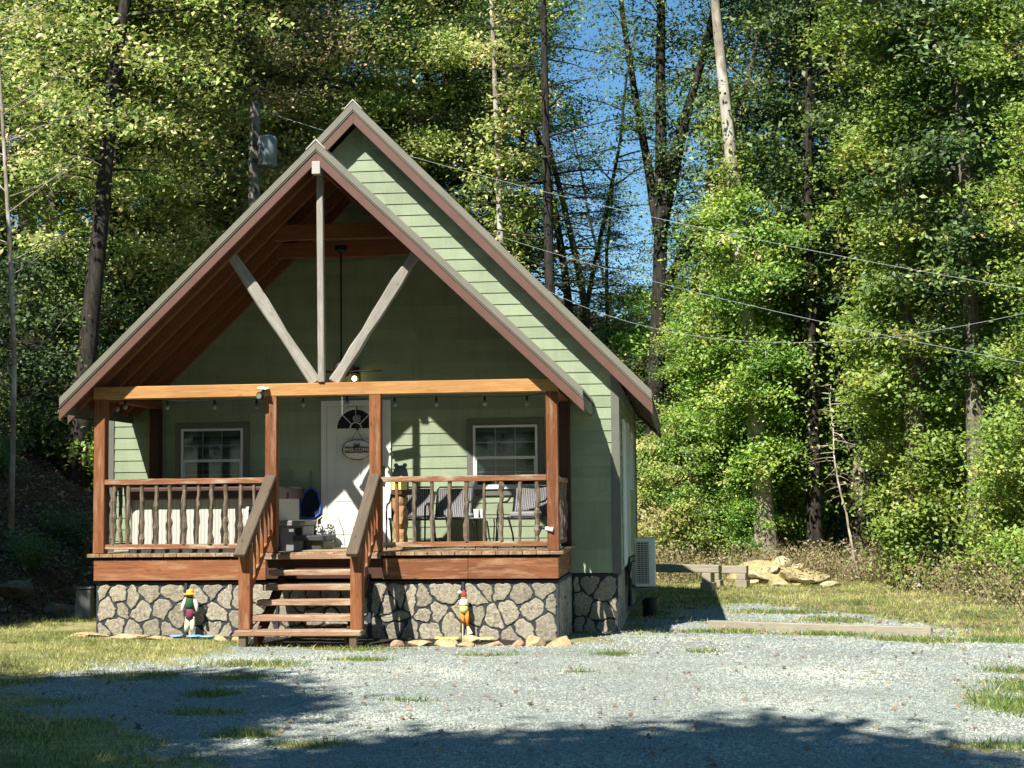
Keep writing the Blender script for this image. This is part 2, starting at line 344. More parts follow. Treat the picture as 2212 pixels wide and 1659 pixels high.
def bm_fix(me):
    bm = bmesh.new(); bm.from_mesh(me); bmesh.ops.recalc_face_normals(bm, faces=bm.faces); bm.to_mesh(me); bm.free()
def thing(name, label, cat, loc=(0, 0, 0), rz=0, group=None, scale=1):
    o = bpy.data.objects.new(name, None); COL.objects.link(o); o.location = loc; o.rotation_euler = (0, 0, rz); o.empty_display_size = .2
    o.scale = (scale,)*3
    return tag(o, label, cat, group)
def tag(o, label, cat, group=None, kind=None):
    if label: o['label'] = label
    if cat: o['category'] = cat
    if group: o['group'] = group
    if kind: o['kind'] = kind
    return o
def dup(root, loc, rz, scale=1, label=None, group=None, name=None):
    r = root.copy(); COL.objects.link(r); r.location = loc; r.rotation_euler = (0, 0, rz); r.scale = (scale,)*3 if not hasattr(scale, '__len__') else scale
    if label: r['label'] = label
    if group: r['group'] = group
    for ch in list(root.children):
        c = ch.copy(); COL.objects.link(c); c.parent = r
        for g in list(ch.children):
            d = g.copy(); COL.objects.link(d); d.parent = c
    return r
def sphere(c, r, sx=1, sy=1, sz=1, n=12, m=8):
    mb = MB(); pr = []
    for i in range(m+1):
        a = math.pi*i/m; pr.append((max(1e-4, math.sin(a))*r, -math.cos(a)*r))
    mb.lathe(pr, (0, 0, 0), n); mb.v = [(c[0]+x*sx, c[1]+y*sy, c[2]+z*sz) for x, y, z in mb.v]
    return mb
def rock_mesh(name, seed, sx, sy, sz, flat=.5):
    r = random.Random(seed); bm = bmesh.new(); bmesh.ops.create_icosphere(bm, subdivisions=3, radius=1)
    pl = [(Vector((r.gauss(0, 1), r.gauss(0, 1), r.gauss(0, .8))).normalized(), r.uniform(.38, .8)) for _ in range(11)]
    for v in bm.verts:
        for n, d in pl:
            k = v.co.dot(n)
            if k > d: v.co -= n*(k-d)*.97
        v.co += v.normal*r.uniform(-.018, .018)
        v.co.x *= sx; v.co.y *= sy; v.co.z = max(v.co.z, -flat)*sz
    me = bpy.data.meshes.new(name); bm.to_mesh(me); bm.free(); return me
def np_mesh(name, V, F, mat):
    """V (n,3) float, F (m,k) int, all faces with k corners"""
    me = bpy.data.meshes.new(name); n = len(V); m, k = F.shape
    me.vertices.add(n); me.vertices.foreach_set('co', np.ascontiguousarray(V, dtype=np.float32).ravel())
    me.loops.add(m*k); me.loops.foreach_set('vertex_index', np.ascontiguousarray(F, dtype=np.int32).ravel())
    me.polygons.add(m); me.polygons.foreach_set('loop_start', np.arange(0, m*k, k, dtype=np.int32))
    try: me.polygons.foreach_set('loop_total', np.full(m, k, dtype=np.int32))
    except Exception: pass
    me.update(calc_edges=True)
    if mat: me.materials.append(mat)
    return me
# ------------------------------------------------------------------ ground
def sst(x, a, b):
    t = np.clip((x-a)/(b-a), 0, 1); return t*t*(3-2*t)
def hz(x, y):
    x = np.asarray(x, float); y = np.asarray(y, float)
    xs = np.clip(x, -6, 8); w = sst(x, -2, 2)
    h = .06-.013*xs-.035*np.clip(y, 0, 3.5)*w-.004*np.clip(y-3.5, 0, 14)*w
    h = h+.07*np.clip(y-17.5, 0, 40)*sst(y, 17, 22)+.22*np.clip(y-42, 0, 45)*sst(y, 40, 50)
    s = -(x+5.15)+.10*(y-2); s = np.where(s > 0, s*s/(s+.7), 0)
    h = h+sst(y, -6, 1)*.82*11*(1-np.exp(-s/11))
    h = h+.03*np.sin(x*1.3+.5*y)*np.sin(y*1.1-.4*x)*sst(np.abs(x-2), 6, 9)
    return h
def H(x, y): return float(hz(x, y))
GRAVEL = [(-1.9, -5.9), (-1.8, -4.7), (-1.26, -3.21), (-0.72, -2.14), (-0.42, -1.44), (0.8, -0.81), (3.28, -0.48), (3.83, 1.48), (4.25, 6.16), (5.0, 8.6), (6.0, 9.3), (7.53, 7.13), (8.2, 4.6), (8.7, 1.6), (9.6, -.4), (10.4, -3), (10.6, -6), (10.4, -9.4), (11, -14), (12, -20), (12, -30), (-12, -30), (-12, -22), (-3, -16), (1.5, -11.5), (2.0, -9.6), (1.0, -8.8), (0.6, -8.0), (-.1, -7.5), (-1.5, -7.0)]
BED = [(-3.2, .4), (-3.05, -.32), (-1.2, -.42), (-.6, -.95), (.9, -1.2), (2.2, -.75), (3.2, -.62), (3.25, .5)]
PATCH = [(8.7, .9, .8, .5), (9.4, -1.6, .7, .35), (8.0, -4.4, .55, .8), (9.3, -5, .6, 1.2), (7.0, -7.9, .5, .3), (-.9, -4.4, .5, .5), (-1.2, -6.4, .5, .4), (.6, -6.9, .35, .2), (5.2, 2.6, .6, .5), (6.6, 2.2, .7, .45), (7.6, 1.2, .6, .7), (3.75, -1.6, .32, .22), (4.85, -1.2, .25, .15), (8.0, -2.8, .35, .3), (3.53, -3.5, .2, .12), (.9, -1.45, .5, .2), (.2, -4.4, .35, .3), (1.9, -8.4, .3, .2), (1.3, -8.0, .3, .25), (5.63, 4.6, .7, .25), (7.0, 5.4, .5, .6), (7.4, -5.5, .35, .8), (.0, -3.2, .6, .35), (.3, -5.7, .25, .3), (2.4, -1.9, .4, .15), (6.2, 7.2, .8, .5), (2.2, -5.9, .35, .12), (1.0, -2.6, .4, .2)]
def insd(X, Y, poly):
    """signed distance, positive inside"""
    ins = np.zeros(X.shape, bool); d = np.full(X.shape, 1e9); n = len(poly)
    for i in range(n):
        x0, y0 = poly[i]; x1, y1 = poly[(i+1) % n]
        c = ((y0 > Y) != (y1 > Y)) & (X < (x1-x0)*(Y-y0)/((y1-y0) or 1e-9)+x0); ins ^= c
        dx, dy = x1-x0, y1-y0; t = np.clip(((X-x0)*dx+(Y-y0)*dy)/(dx*dx+dy*dy), 0, 1)
        d = np.minimum(d, np.hypot(X-x0-t*dx, Y-y0-t*dy))
    return np.where(ins, d, -d)
def wob(X, Y): return .18*np.sin(3.1*X+1.7*Y)+.14*np.sin(5.3*Y-2.9*X+1)+.1*np.sin(9.1*X+7.7*Y)
def cover(X, Y):
    g = np.clip(.5+(insd(X, Y, GRAVEL)+wob(X, Y)*1.1)/.95, 0, 1)
    for px, py, rx, ry in PATCH:
        q = np.hypot((X-px)/rx, (Y-py)/ry)+wob(X*1.7, Y*1.7)*.8; g = g*(1-.85*np.clip(1.45-q, 0, 1))
    b = np.clip(.5+(insd(X, Y, BED)+wob(X, Y)*.25)/.2, 0, 1); g = np.where(b > .4, g*(1-b), g)
    hill = np.clip((-(X+4.35)+.10*(Y-2))/.8, 0, 1)*sst(Y, -5.5, 0)
    wood = np.maximum(np.clip((Y-18.5)/3, 0, 1), np.clip((X-10.3+.12*(Y-10))/1.5, 0, 1)*sst(Y, -6, 4))
    return g, np.maximum(hill, wood), b
def make_ground():
    def axis(lo, hi, step, far):
        a = list(np.arange(lo, hi, step)); s = step
        b = [hi]; 
        while b[-1] < far: s *= 1.3; b.append(b[-1]+s)
        s = step; c = [lo-step]
        while c[-1] > -far: s *= 1.3; c.append(c[-1]-s)
        return np.array(c[::-1]+a+b)
    xs = axis(-8, 12, .11, 500); ys = axis(-11, 20, .13, 500)
    X, Y = np.meshgrid(xs, ys); Z = hz(X, Y)
    g, l, b = cover(X, Y)
    rs = np.random.RandomState(3); Z = Z+(rs.rand(*Z.shape)-.5)*.012
    V = np.stack([X, Y, Z], -1).reshape(-1, 3); nx, ny = len(xs), len(ys)
    I = np.arange(nx*ny).reshape(ny, nx); F = np.stack([I[:-1, :-1], I[:-1, 1:], I[1:, 1:], I[1:, :-1]], -1).reshape(-1, 4)
    me = np_mesh('ground', V, F, M['ground']); me.shade_smooth()
    at = me.color_attributes.new('cover', 'FLOAT_COLOR', 'POINT')
    at.data.foreach_set('color', np.stack([g, l, b, np.ones_like(g)], -1).astype(np.float32).ravel())
    o = bpy.data.objects.new('ground', me); COL.objects.link(o); o['kind'] = 'structure'
make_ground()

# ------------------------------------------------------------------ cabin
D = 2.29; WM = 3.738; YB = 10.46; ZR2 = 7.575; SL2 = (7.585-3.306)/4.234; ZR = 6.453; SL = (6.453-3.178)/3.414
cabin = thing('cabin', 'small green lap-sided cabin with a steep gable roof and a timber front porch', 'cabin')
def gable_boards(y, sgn, zlo, zpk, slope, W, xo=0):
    mb = MB(); z = zlo
    while z < zpk-.02:
        z1 = min(z+.1675, zpk-.001)
        w0 = min(W, (zpk-z)/slope); w1 = min(W, (zpk-z1)/slope)
        cuts = [-1.0, rnd.uniform(-.6, -.05), rnd.uniform(.1, .7), 1.0]
        for i in range(3):
            a, b = cuts[i], cuts[i+1]
            mb.add([(a*w0, y-.016*sgn, z), (b*w0-.002, y-.016*sgn, z), (b*w1-.002, y-.004*sgn, z1), (a*w1, y-.004*sgn, z1), (a*w0, y, z), (b*w0-.002, y, z), (b*w1-.002, y+.001*sgn, z1), (a*w1, y+.001*sgn, z1)],
                   [(0, 1, 2, 3), (5, 4, 7, 6), (1, 0, 4, 5), (3, 2, 6, 7), (0, 3, 7, 4), (2, 1, 5, 6)])
        z += .1675
    return mb
Z0 = .76; LAP0 = 2.205-.1675*8   # .865
fw = gable_boards(D, 1, LAP0-.105, ZR2-.27, SL2, WM).build('front_wall', M['siding'], cabin)
# structural core so the house is closed and light-tight
core = MB(); zt = ZR2-.27
core.prism_xz([(-WM+.01, Z0), (WM-.01, Z0), (WM-.01, zt-SL2*WM), (0, zt-.01), (-WM+.01, zt-SL2*WM)], D+.012, YB-.012)
core.build('house_core', M['dark'], cabin)
gable_boards(YB, -1, LAP0-.105, ZR2-.27, SL2, WM).build('back_wall', M['siding'], cabin)
for s in (1, -1):
    mb = MB(); z = LAP0-.105
    while z < zt-SL2*WM-.01:
        z1 = min(z+.1675, zt-SL2*WM)
        for y0, y1 in ((D+.02, 4.9), (4.903, 8.0), (8.003, YB-.02)):
            X0 = s*(WM+.016); X1 = s*(WM+.004); XI = s*WM
            mb.add([(X0, y0, z), (X0, y1, z), (X1, y1, z1), (X1, y0, z1), (XI, y0, z), (XI, y1, z), (XI, y1, z1), (XI, y0, z1)],
                   [(0, 1, 2, 3), (1, 0, 4, 5), (3, 2, 6, 7), (0, 3, 7, 4), (2, 1, 5, 6)])
        z += .1675
    mb.build('side_wall', M['siding'], cabin)
zs = zt-SL2*WM
for s in (-1, 1):
    for yy, f in ((D, -1), (YB, 1)):
        MB().box(*sorted((s*(WM-.085), s*(WM+.03))), *sorted((yy+f*.03, yy-f*.10)), Z0-.01, zs+.07).build('corner_board', M['trim'], cabin)
# roofs
def roof(zr, sl, W, y0, y1, name, parent):
    """two sloped skins, rake trims and fascias; apex height zr, half-width W"""
    mb = MB(); ribs = MB()
    def sk(off, th, a, b, w, m=None):
        m = m or mb
        m.prism_xz([(0, zr-off-th), (w, zr-off-th-sl*w), (w, zr-off-sl*w), (0, zr-off)], a, b)
        m.prism_xz([(-w, zr-off-th-sl*w), (0, zr-off-th), (0, zr-off), (-w, zr-off-sl*w)], a, b)
    sk(0, .03, y0, y1, W)
    y = y0+.25
    while y < y1-.1: sk(-.022, .021, y, y+.03, W, ribs); y += .23
    r = mb.build(name, M['roof'], parent); ribs.build('roof_rib', M['roof'], r)
    sh = MB(); sk(.033, .02, y0+.05, y1-.002, W-.03, sh); sh.build('roof_sheathing', M['osb'], r)
    return r
def rake(zr, sl, W, y, name, off, th, yth, mat, parent, dip=0):
    for s in (-1, 1):
        mb = MB(); w = W
        p = [(0, zr-off-th), (s*w, zr-off-th-sl*w), (s*w, zr-off-sl*w), (0, zr-off)]
        if s < 0: p = p[::-1]
        mb.prism_xz(p, y, y+yth); mb.build(name, mat, parent, bev=.004)
pr_roof = roof(ZR, SL, 3.414, -.29, D-.004, 'porch_roof', cabin)
rake(ZR, SL, 3.42, -.306, 'rake_trim', -.012, .108, .014, M['roof'], cabin)
rake(ZR, SL, 3.425, -.299, 'rake_lip', .104, .018, .016, M['roof'], cabin)
rake(ZR, SL, 3.43, -.285, 'rake_board', .126, .145, .035, M['brake'], cabin)
mn_roof = roof(ZR2, SL2, 4.234, D-.31, YB+.33, 'main_roof', cabin)
for yy, d in ((D-.31, -1), (YB+.315, 1)):
    rake(ZR2, SL2, 4.24, yy-.016, 'rake_trim', -.012, .125, .014 if d < 0 else .03, M['roof'], cabin)
    rake(ZR2, SL2, 4.245, yy-.009, 'rake_lip', .120, .020, .016, M['roof'], cabin)
    rake(ZR2, SL2, 4.25, yy+.004, 'rake_board', .145, .165, .035, M['brake'], cabin)
# ridge caps
for zr, sl, y0, y1 in ((ZR, SL, -.315, D-.01), (ZR2, SL2, D-.335, YB+.34)):
    mb = MB(); w = .13
    mb.prism_xz([(0, zr+.018), (w, zr+.018-sl*w), (w, zr+.036-sl*w), (0, zr+.045)], y0, y1)
    mb.prism_xz([(-w, zr+.018-sl*w), (0, zr+.018), (0, zr+.045), (-w, zr+.036-sl*w)], y0, y1)
    mb.build('ridge_cap', M['cap'], cabin)
MB().box(-.055, .055, -.3, -.2, ZR-.42, ZR-.25).build('ridge_beam_end', M['cap'], cabin, bev=.006)
# eave fascias and soffits
for s in (-1, 1):
    x = s*4.19
    MB().box(*sorted((x, x+s*.03)), D-.25, YB+.28, 3.306-.24, 3.306-.03).build('eave_board', M['trim'], cabin)
    sp_ = [(s*(WM+.02), 7.585-.235-SL2*(WM+.02)), (s*4.185, 7.585-.235-SL2*4.185), (s*4.185, 7.585-.215-SL2*4.185), (s*(WM+.02), 7.585-.215-SL2*(WM+.02))]
    MB().prism_xz(sp_ if s > 0 else sp_[::-1], D-.26, YB+.27).build('soffit', M['brake'], cabin)
    x = s*3.36
    MB().box(*sorted((x, x+s*.03)), -.24, D-.03, 3.178-.20, 3.178-.02).build('eave_board', M['trim'], cabin)
# frieze board under the main rake on the wall
# porch rafters
for y in (-.2, .08, .62, 1.16, 1.70, 2.20):
    for s in (-1, 1):
        off = .056+.09
        board('rafter', (s*.02, y, ZR-off-.02*SL), (s*3.34, y, ZR-off-3.34*SL), .045, .14, M['under'], cabin, up=(0, -1, 0) if 0 else (0, 0, 1))
MB().box(-.022, .022, -.18, D-.02, ZR-.33, ZR-.09).build('ridge_beam', M['under'], cabin)
def log(name, a, b, r, mat, parent, n=10, seed=1, bark=0., ell=1.0):
    rr = random.Random(seed); a = Vector(a); b = Vector(b); L = (b-a).length; k = max(4, int(L/.07)); pts = []; rad = []
    for i in range(k+1):
        t = i/k; pts.append((rr.gauss(0, r*.16), rr.gauss(0, r*.16)*ell, t*L)); rad.append(r*(1+rr.uniform(-.16, .14)+bark*(rr.random() < .15)*.5))
    mb = MB(); mb.tube(pts, rad, n)
    o = mb.build(name, mat, parent, smooth=False)
    q = (b-a).to_track_quat('Z', 'Y').to_matrix().to_4x4(); q.translation = a; o.matrix_basis = q; return o
for y, zc in ((.95, 5.50), (1.6, 5.36)):
    w = (ZR-.2-zc)/SL
    board('collar_tie', (-w-.1, y, zc), (w+.1, y, zc), .09, .22, M['under'], cabin, wob=.02)
# posts, beam, truss
for xa, ya in ((-2.99, .075), (-.676, .075), (.702, .075), (2.996, .075), (-2.99, D-.10), (2.996, D-.10)):
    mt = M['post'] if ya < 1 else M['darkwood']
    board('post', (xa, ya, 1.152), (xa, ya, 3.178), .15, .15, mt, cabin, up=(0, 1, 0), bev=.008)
board('porch_beam', (-3.08, .075, 3.262), (3.08, .075, 3.262), .15, .166, M['beam'], cabin, bev=.008)
for x in (-2.99, 2.996): board('side_beam', (x, .152, 3.262), (x, D-.02, 3.262), .14, .16, M['under'], cabin)
board('king_post', (.0, .02, 3.347), (-.02, .02, ZR-.30), .085, .10, M['grey'], cabin, up=(0, 1, 0), bev=.01)
board('truss_brace', (-.10, .11, 3.347), (-1.26, .11, 5.10), .06, .145, M['grey'], cabin, up=(0, 0, 1), bev=.02, wob=.03)
board('truss_brace', (.14, .11, 3.347), (1.27, .11, 5.08), .06, .145, M['grey'], cabin, up=(0, 0, 1), bev=.02, wob=.03)
# ceiling planks above the porch wall side (gable end shading) and deck
dk = None
x = -3.13; i = 0
for i in range(36):
    w = 6.26/36
    a = -3.13+w*i
    if -.60 < a+w/2 < .62 and False: continue
    board('deck_board', (a+w/2, -.04, 1.126), (a+w/2, D-.02, 1.126), w-.006, .046, M['deck'], cabin, bev=.004)
for x0, x1 in ((-3.05, -.74), (.80, 1.90), (1.903, 3.06)):
    board('rim_board', (x0, .02, .935), (x1, .02, .935), .04, .27, M['fascia'], cabin, bev=.004)
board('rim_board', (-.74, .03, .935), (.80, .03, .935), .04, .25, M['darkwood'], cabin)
for s in (-1, 1): board('rim_board', (s*3.04, .045, .935), (s*3.04, D-.02, .935), .04, .27, M['fascia'], cabin, bev=.004)
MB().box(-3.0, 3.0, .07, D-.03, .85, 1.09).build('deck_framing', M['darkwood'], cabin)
# railings
BK = M['bark']
def railing(a, b, zt, zb, n, first=None, seed=0, rr=.021, extra=None):
    """a,b: (x,y) ends"""
    ax, ay = a; bx, by = b
    top = board('railing', (ax, ay, zt), (bx, by, zt), .09, .072, M['rail'], cabin, bev=.006, wob=.006)
    inv = top.matrix_basis.inverted()
    def sub(o): m_ = inv @ o.matrix_basis; o.parent = top; o.matrix_basis = m_
    o = board('bottom_rail', (ax, ay, zb), (bx, by, zb), .045, .064, M['rail'], None, bev=.006, wob=.006); o.parent = None; sub(o)
    r = random.Random(seed)
    for t in n:
        x = ax+(bx-ax)*t; y = ay+(by-ay)*t
        o = log('baluster', (x+r.uniform(-.008, .008), y, zb+.028), (x+r.uniform(-.012, .012), y, zt-.03), rr*r.uniform(.85, 1.35), BK, None, 9, r.randint(0, 999), .9); sub(o)
    return top
L0, L1 = -2.915, -.751
railing((L0, .05), (L1, .05), 2.086, 1.238, [(q-L0)/(L1-L0) for q in (-2.795, -2.607, -2.417, -2.225, -2.04, -1.848, -1.665, -1.483, -1.289, -1.096, -.905)], seed=3, rr=.026)
R0, R1 = .777, 2.921
rt = railing((R0, .05), (R1, .05), 2.078, 1.24, [(q-R0)/(R1-R0) for q in (1.2, 1.432, 1.655, 1.887, 2.11, 2.337, 2.571, 2.80)], seed=5, rr=.023)
o = board('baluster', (.985, .05, 1.27), (.975, .05, 2.045), .04, .05, M['post'], None, up=(0, 1, 0)); o.parent = rt; o.matrix_basis = rt.matrix_basis.inverted() @ o.matrix_basis
for x in (-2.99, 2.996):
    railing((x, .152), (x, D-.18), 2.06, 1.24, [.08, .2, .33, .45, .57, .69, .81, .93], seed=int(x*7+50), rr=.024)
# staircase
SX0, SX1 = -.60, .64
stair = MB(); 
for x in (-.50, .60): stair.bar((x, .0, .86), (x, -1.28, .10), .04, .20, (0, 0, 1))
st = stair.build('staircase', M['darkwood'], cabin)
def treadb(y, z, x0, x1, i): board('tread', (x0, y, z), (x1, y, z), .25, .07, M['tread'], st, bev=.008, wob=.008)
treadb(-.085, 1.082, -.745, .78, 0) if 0 else board('tread', (-.745, -.066, 1.098), (.78, -.066, 1.098), .045, .065, M['tread'], st, bev=.006)
for k in range(1, 5): treadb(-.27*k+.02, 1.10-.17*k-.035+.01, SX0, SX1, k)
board('tread', (-.745, -1.24, .232), (.80, -1.24, .232), .30, .068, M['tread'], st, bev=.01, wob=.006)
for x in (-.655, .70): board('stair_foot', (x, -1.30, .04), (x, -1.30, .198), .09, .12, M['oldrail'], st, up=(0, 1, 0))
for x, xt in ((-.665, -.665), (.715, .705)):
    board('newel_post', (x, -1.17, .267), (x, -1.17, 1.25), .145, .145, M['post'], st, up=(0, 1, 0), bev=.008)
    board('handrail', (x-.01, -1.42, 1.16), (xt, -.03, 2.135), .145, .055, M['oldrail'], st, bev=.01, wob=.004)
    xi = x
    sl_ = (2.135-1.16)/1.39
    board('lower_rail', (xi, -1.10, .66), (xi, -.02, .66+sl_*1.08), .04, .085, M['post'], st)
    for y in (-.98, -.80, -.62, -.44, -.26, -.12):
        zb = .66+sl_*(y+1.10); ztp = 1.16+sl_*(y+1.42)-.03
        board('stair_baluster', (xi+.0, y, zb+.03), (xi, y, ztp), .038, .05, M['post'], st, up=(0, 1, 0))
# foundation: mortar body with raised field-stones
def vor_panel(w, h, seed, nx, nz):
    r = random.Random(seed); pts = []
    for j in range(nz):
        for i in range(nx):
            pts.append(((i+.5+(.25 if j % 2 else -.25)+r.uniform(-.42, .42))*w/nx, (j+.5+r.uniform(-.44, .44))*h/nz))
    out = []
    for p in pts:
        poly = [(0, 0), (w, 0), (w, h), (0, h)]
        for q in pts:
            if q is p: continue
            mx, mz = (p[0]+q[0])/2, (p[1]+q[1])/2; nx_, nz_ = q[0]-p[0], q[1]-p[1]; new = []
            for i in range(len(poly)):
                a = poly[i]; b = poly[(i+1) % len(poly)]
                da = (a[0]-mx)*nx_+(a[1]-mz)*nz_; db = (b[0]-mx)*nx_+(b[1]-mz)*nz_
                if da <= 0: new.append(a)
                if da*db < 0: t = da/(da-db); new.append((a[0]+(b[0]-a[0])*t, a[1]+(b[1]-a[1])*t))
            poly = new
            if len(poly) < 3: break
        if len(poly) < 3: continue
        # inset
        cx = sum(q[0] for q in poly)/len(poly); cz = sum(q[1] for q in poly)/len(poly)
        n = len(poly); ins = .0105
        for _ in range(1):
            res = []
            for i in range(n):
                a = poly[i-1]; b = poly[i]; c = poly[(i+1) % n]
                def off(u, v):
                    dx, dz = v[0]-u[0], v[1]-u[1]; l = math.hypot(dx, dz) or 1e-6; nx2, nz2 = -dz/l, dx/l
                    return (u[0]+nx2*ins, u[1]+nz2*ins), (dx/l, dz/l)
                p1, d1 = off(a, b); p2, d2 = off(b, c); den = d1[0]*d2[1]-d1[1]*d2[0]
                if abs(den) < .1: res.append((p2[0], p2[1])); continue
                t = ((p2[0]-p1[0])*d2[1]-(p2[1]-p1[1])*d2[0])/den; res.append((p1[0]+d1[0]*t, p1[1]+d1[1]*t))
            poly = res
        for it in range(2):   # round the corners a little
            res = []
            for i in range(len(poly)):
                a = poly[i]; b = poly[(i+1) % len(poly)]; k = .2
                res.append((a[0]+(b[0]-a[0])*k, a[1]+(b[1]-a[1])*k)); res.append((a[0]+(b[0]-a[0])*(1-k), a[1]+(b[1]-a[1])*(1-k)))
            poly = res
        fine = []
        for i in range(len(poly)):
            a = poly[i]; b = poly[(i+1) % len(poly)]; m_ = max(1, int(math.hypot(b[0]-a[0], b[1]-a[1])/.028))
            for j in range(m_): fine.append((a[0]+(b[0]-a[0])*j/m_, a[1]+(b[1]-a[1])*j/m_))
        poly = [(min(w, max(0, x+.010*math.sin(41*z+seed)+.006*math.sin(97*z+3*x))+r.uniform(-.002, .002)), min(h, max(0, z+.010*math.sin(37*x+2*seed)+.006*math.sin(89*x+5*z)))+r.uniform(-.002, .002)) for x, z in fine]
        out.append((poly, (cx, cz)))
    return out
def stone_wall(P0, U, W, zb, zt, nrm, seed):
    """panels along direction U from P0"""
    mb = MB(); U = Vector(U); nr = Vector(nrm); P0 = Vector(P0); pos = 0; k = 0; pw = 1.215
    while pos < W-.05:
        w = min(pw, W-pos); r = random.Random(seed+k)
        for poly, c in vor_panel(w-.03, zt-zb, seed*7+k, max(1, round((w-.03)/.24)), 3):
            n = len(poly); dep = .010+r.uniform(0, .009)
            rings = []
            for sc_, d in ((1., 0.), (.97, dep*.75), (.89, dep), (.45, dep*1.05)):
                rings.append([P0+U*(pos+.015+c[0]+(x-c[0])*sc_)+Vector((0, 0, zb+c[1]+(z-c[1])*sc_))+nr*(d+.001+(r.uniform(-.003, .003) if sc_ < .95 else 0)) for x, z in poly])
            vs = [v for rg in rings for v in rg]; fs = []
            for j in range(3):
                for i in range(n): fs.append((j*n+i, j*n+(i+1) % n, (j+1)*n+(i+1) % n, (j+1)*n+i))
            fs.append(tuple(3*n+i for i in range(n)))
            mb.add(vs, fs)
        pos += pw; k += 1
    return mb
def skirt(name, boxargs, walls):
    b = MB().box(*boxargs).build(name, M['mortar'], cabin)
    mb = MB()
    for w in walls:
        q = stone_wall(*w); mb.add(q.v, q.f)
    o = mb.build('stone_facing', M['stone'], b); bm_fix(o.data)
    return b
skirt('porch_skirt', (-3.03, 3.05, .06, D-.02, -.25, .775),
      [((-3.03, .06, 0), (1, 0, 0), 6.08, -.02, .75, (0, -1, 0), 11), ((3.05, .07, 0), (0, 1, 0), D-.1, -.14, .75, (1, 0, 0), 21), ((-3.03, D-.03, 0), (0, -1, 0), D-.1, -.05, .75, (-1, 0, 0), 31)])
skirt('house_skirt', (-WM+.02, WM-.03, D+.02, YB-.02, -.3, Z0-.01),
      [((3.06, D+.02, 0), (1, 0, 0), WM-.03-3.06, -.16, .72, (0, -1, 0), 41), ((WM-.03, D+.03, 0), (0, 1, 0), YB-D-.1, -.2, .72, (1, 0, 0), 51), ((-WM+.02, D+.02, 0), (1, 0, 0), .66, -.05, .72, (0, -1, 0), 61)])
for xs_ in (-1.815, -.6, .615, 1.83): MB().box(xs_-.017, xs_+.017, .034, .058, -.03, .77).build('panel_seam', M['mortar'], cabin)
# windows
def window(xc, zt, zb, W=.925):
    y = D-.016
    x0, x1 = xc-W/2, xc+W/2
    cs = MB(); t = .092
    cs.box(x0-t, x0-.001, y-.022, y, zb-t, zt+t).box(x1+.001, x1+t, y-.022, y, zb-t, zt+t).box(x0, x1, y-.022, y, zt+.001, zt+t).box(x0, x1, y-.022, y, zb-t, zb-.001)
    c = cs.build('window', M['trim'], cabin, bev=.003)
    f = MB(); e = .034; zm = (zt+zb)/2-.0
    f.box(x0, x0+e, y-.045, y+.004, zb, zt).box(x1-e, x1, y-.045, y+.004, zb, zt).box(x0+e, x1-e, y-.045, y+.004, zt-e, zt).box(x0+e, x1-e, y-.045, y+.004, zb, zb+e)
    f.box(x0+e, x1-e, y-.040, y, zm-.03, zm+.012)
    f.box(x0+e, x0+e+.02, y-.034, y, zb+e, zm-.03).box(x1-e-.02, x1-e, y-.034, y, zb+e, zm-.03).box(x0+e, x1-e, y-.034, y, zb+e, zb+e+.03)
    f.build('window_frame', M['frame'], c, bev=.002)
    g = MB(); iw = (x1-x0-2*e)/3
    for i in (1, 2):
        g.box(x0+e+iw*i-.008, x0+e+iw*i+.008, y-.018, y-.008, zm+.012, zt-e)
        g.box(x0+e+iw*i-.006, x0+e+iw*i+.006, y-.006, y-.001, zb+e+.03, zm-.03)
    zq = (zm+zt-e)/2; 
    g.box(x0+e, x1-e, y-.0185, y-.0075, zq-.008, zq+.008); zq = (zb+e+zm)/2; g.box(x0+e+.02, x1-e-.02, y-.0065, y-.0005, zq-.006, zq+.006)
    g.build('muntins', M['frame'], c)
    bl = MB(); z = zb+e
    while z < zt-e-.02:
        bl.add([(x0+e, y+.0, z), (x1-e, y+.0, z), (x1-e, y+.012, z+.021), (x0+e, y+.012, z+.021)], [(0, 1, 2, 3)]); z += .022
    bl.build('blind', M['blind'], c)
    MB().box(x0+e, x1-e, y-.021, y-.0195, zm+.012, zt-e).box(x0+e+.02, x1-e-.02, y-.028, y-.0265, zb+e+.03, zm-.03).build('glass_pane', M['glass'], c)
window(-2.163, 2.884, 1.965); window(2.139, 2.869, 1.955)
# door
y = D-.016
df = MB(); x0, x1, zt_, zb_ = -.545, .482, 3.262, 1.152
df.box(x0, x0+.085, y-.03, y, zb_, zt_).box(x1-.085, x1, y-.03, y, zb_, zt_).box(x0+.085, x1-.085, y-.03, y, zt_-.085, zt_)
dfo = df.build('door_frame', M['white'], cabin, bev=.004)
dx0, dx1, dz0, dz1 = x0+.088, x1-.088, zb_+.03, zt_-.088
dd = MB().box(dx0, dx1, y-.012, y+.01, dz0, dz1)
def ringbox(mb, xa, xb, za, zb2, e, yy, th):
    mb.box(xa, xb, yy-th, yy, za, za+e).box(xa, xb, yy-th, yy, zb2-e, zb2).box(xa, xa+e, yy-th, yy, za+e, zb2-e).box(xb-e, xb, yy-th, yy, za+e, zb2-e)
for xa, xb in ((dx0+.12, -.075), (.01, dx1-.12)):
    for za, zb2 in ((1.33, 1.83), (1.97, 2.76)):
        ringbox(dd, xa, xb, za, zb2, .022, y-.012, .008); dd.box(xa+.05, xb-.05, y-.019, y-.0122, za+.05, zb2-.05)
door = dd.build('door', M['white'], dfo, bev=.003)
MB().box(x0+.02, x1-.02, y-.09, y-.032, zb_-.0, zb_+.028).build('threshold', M['frame'], dfo)
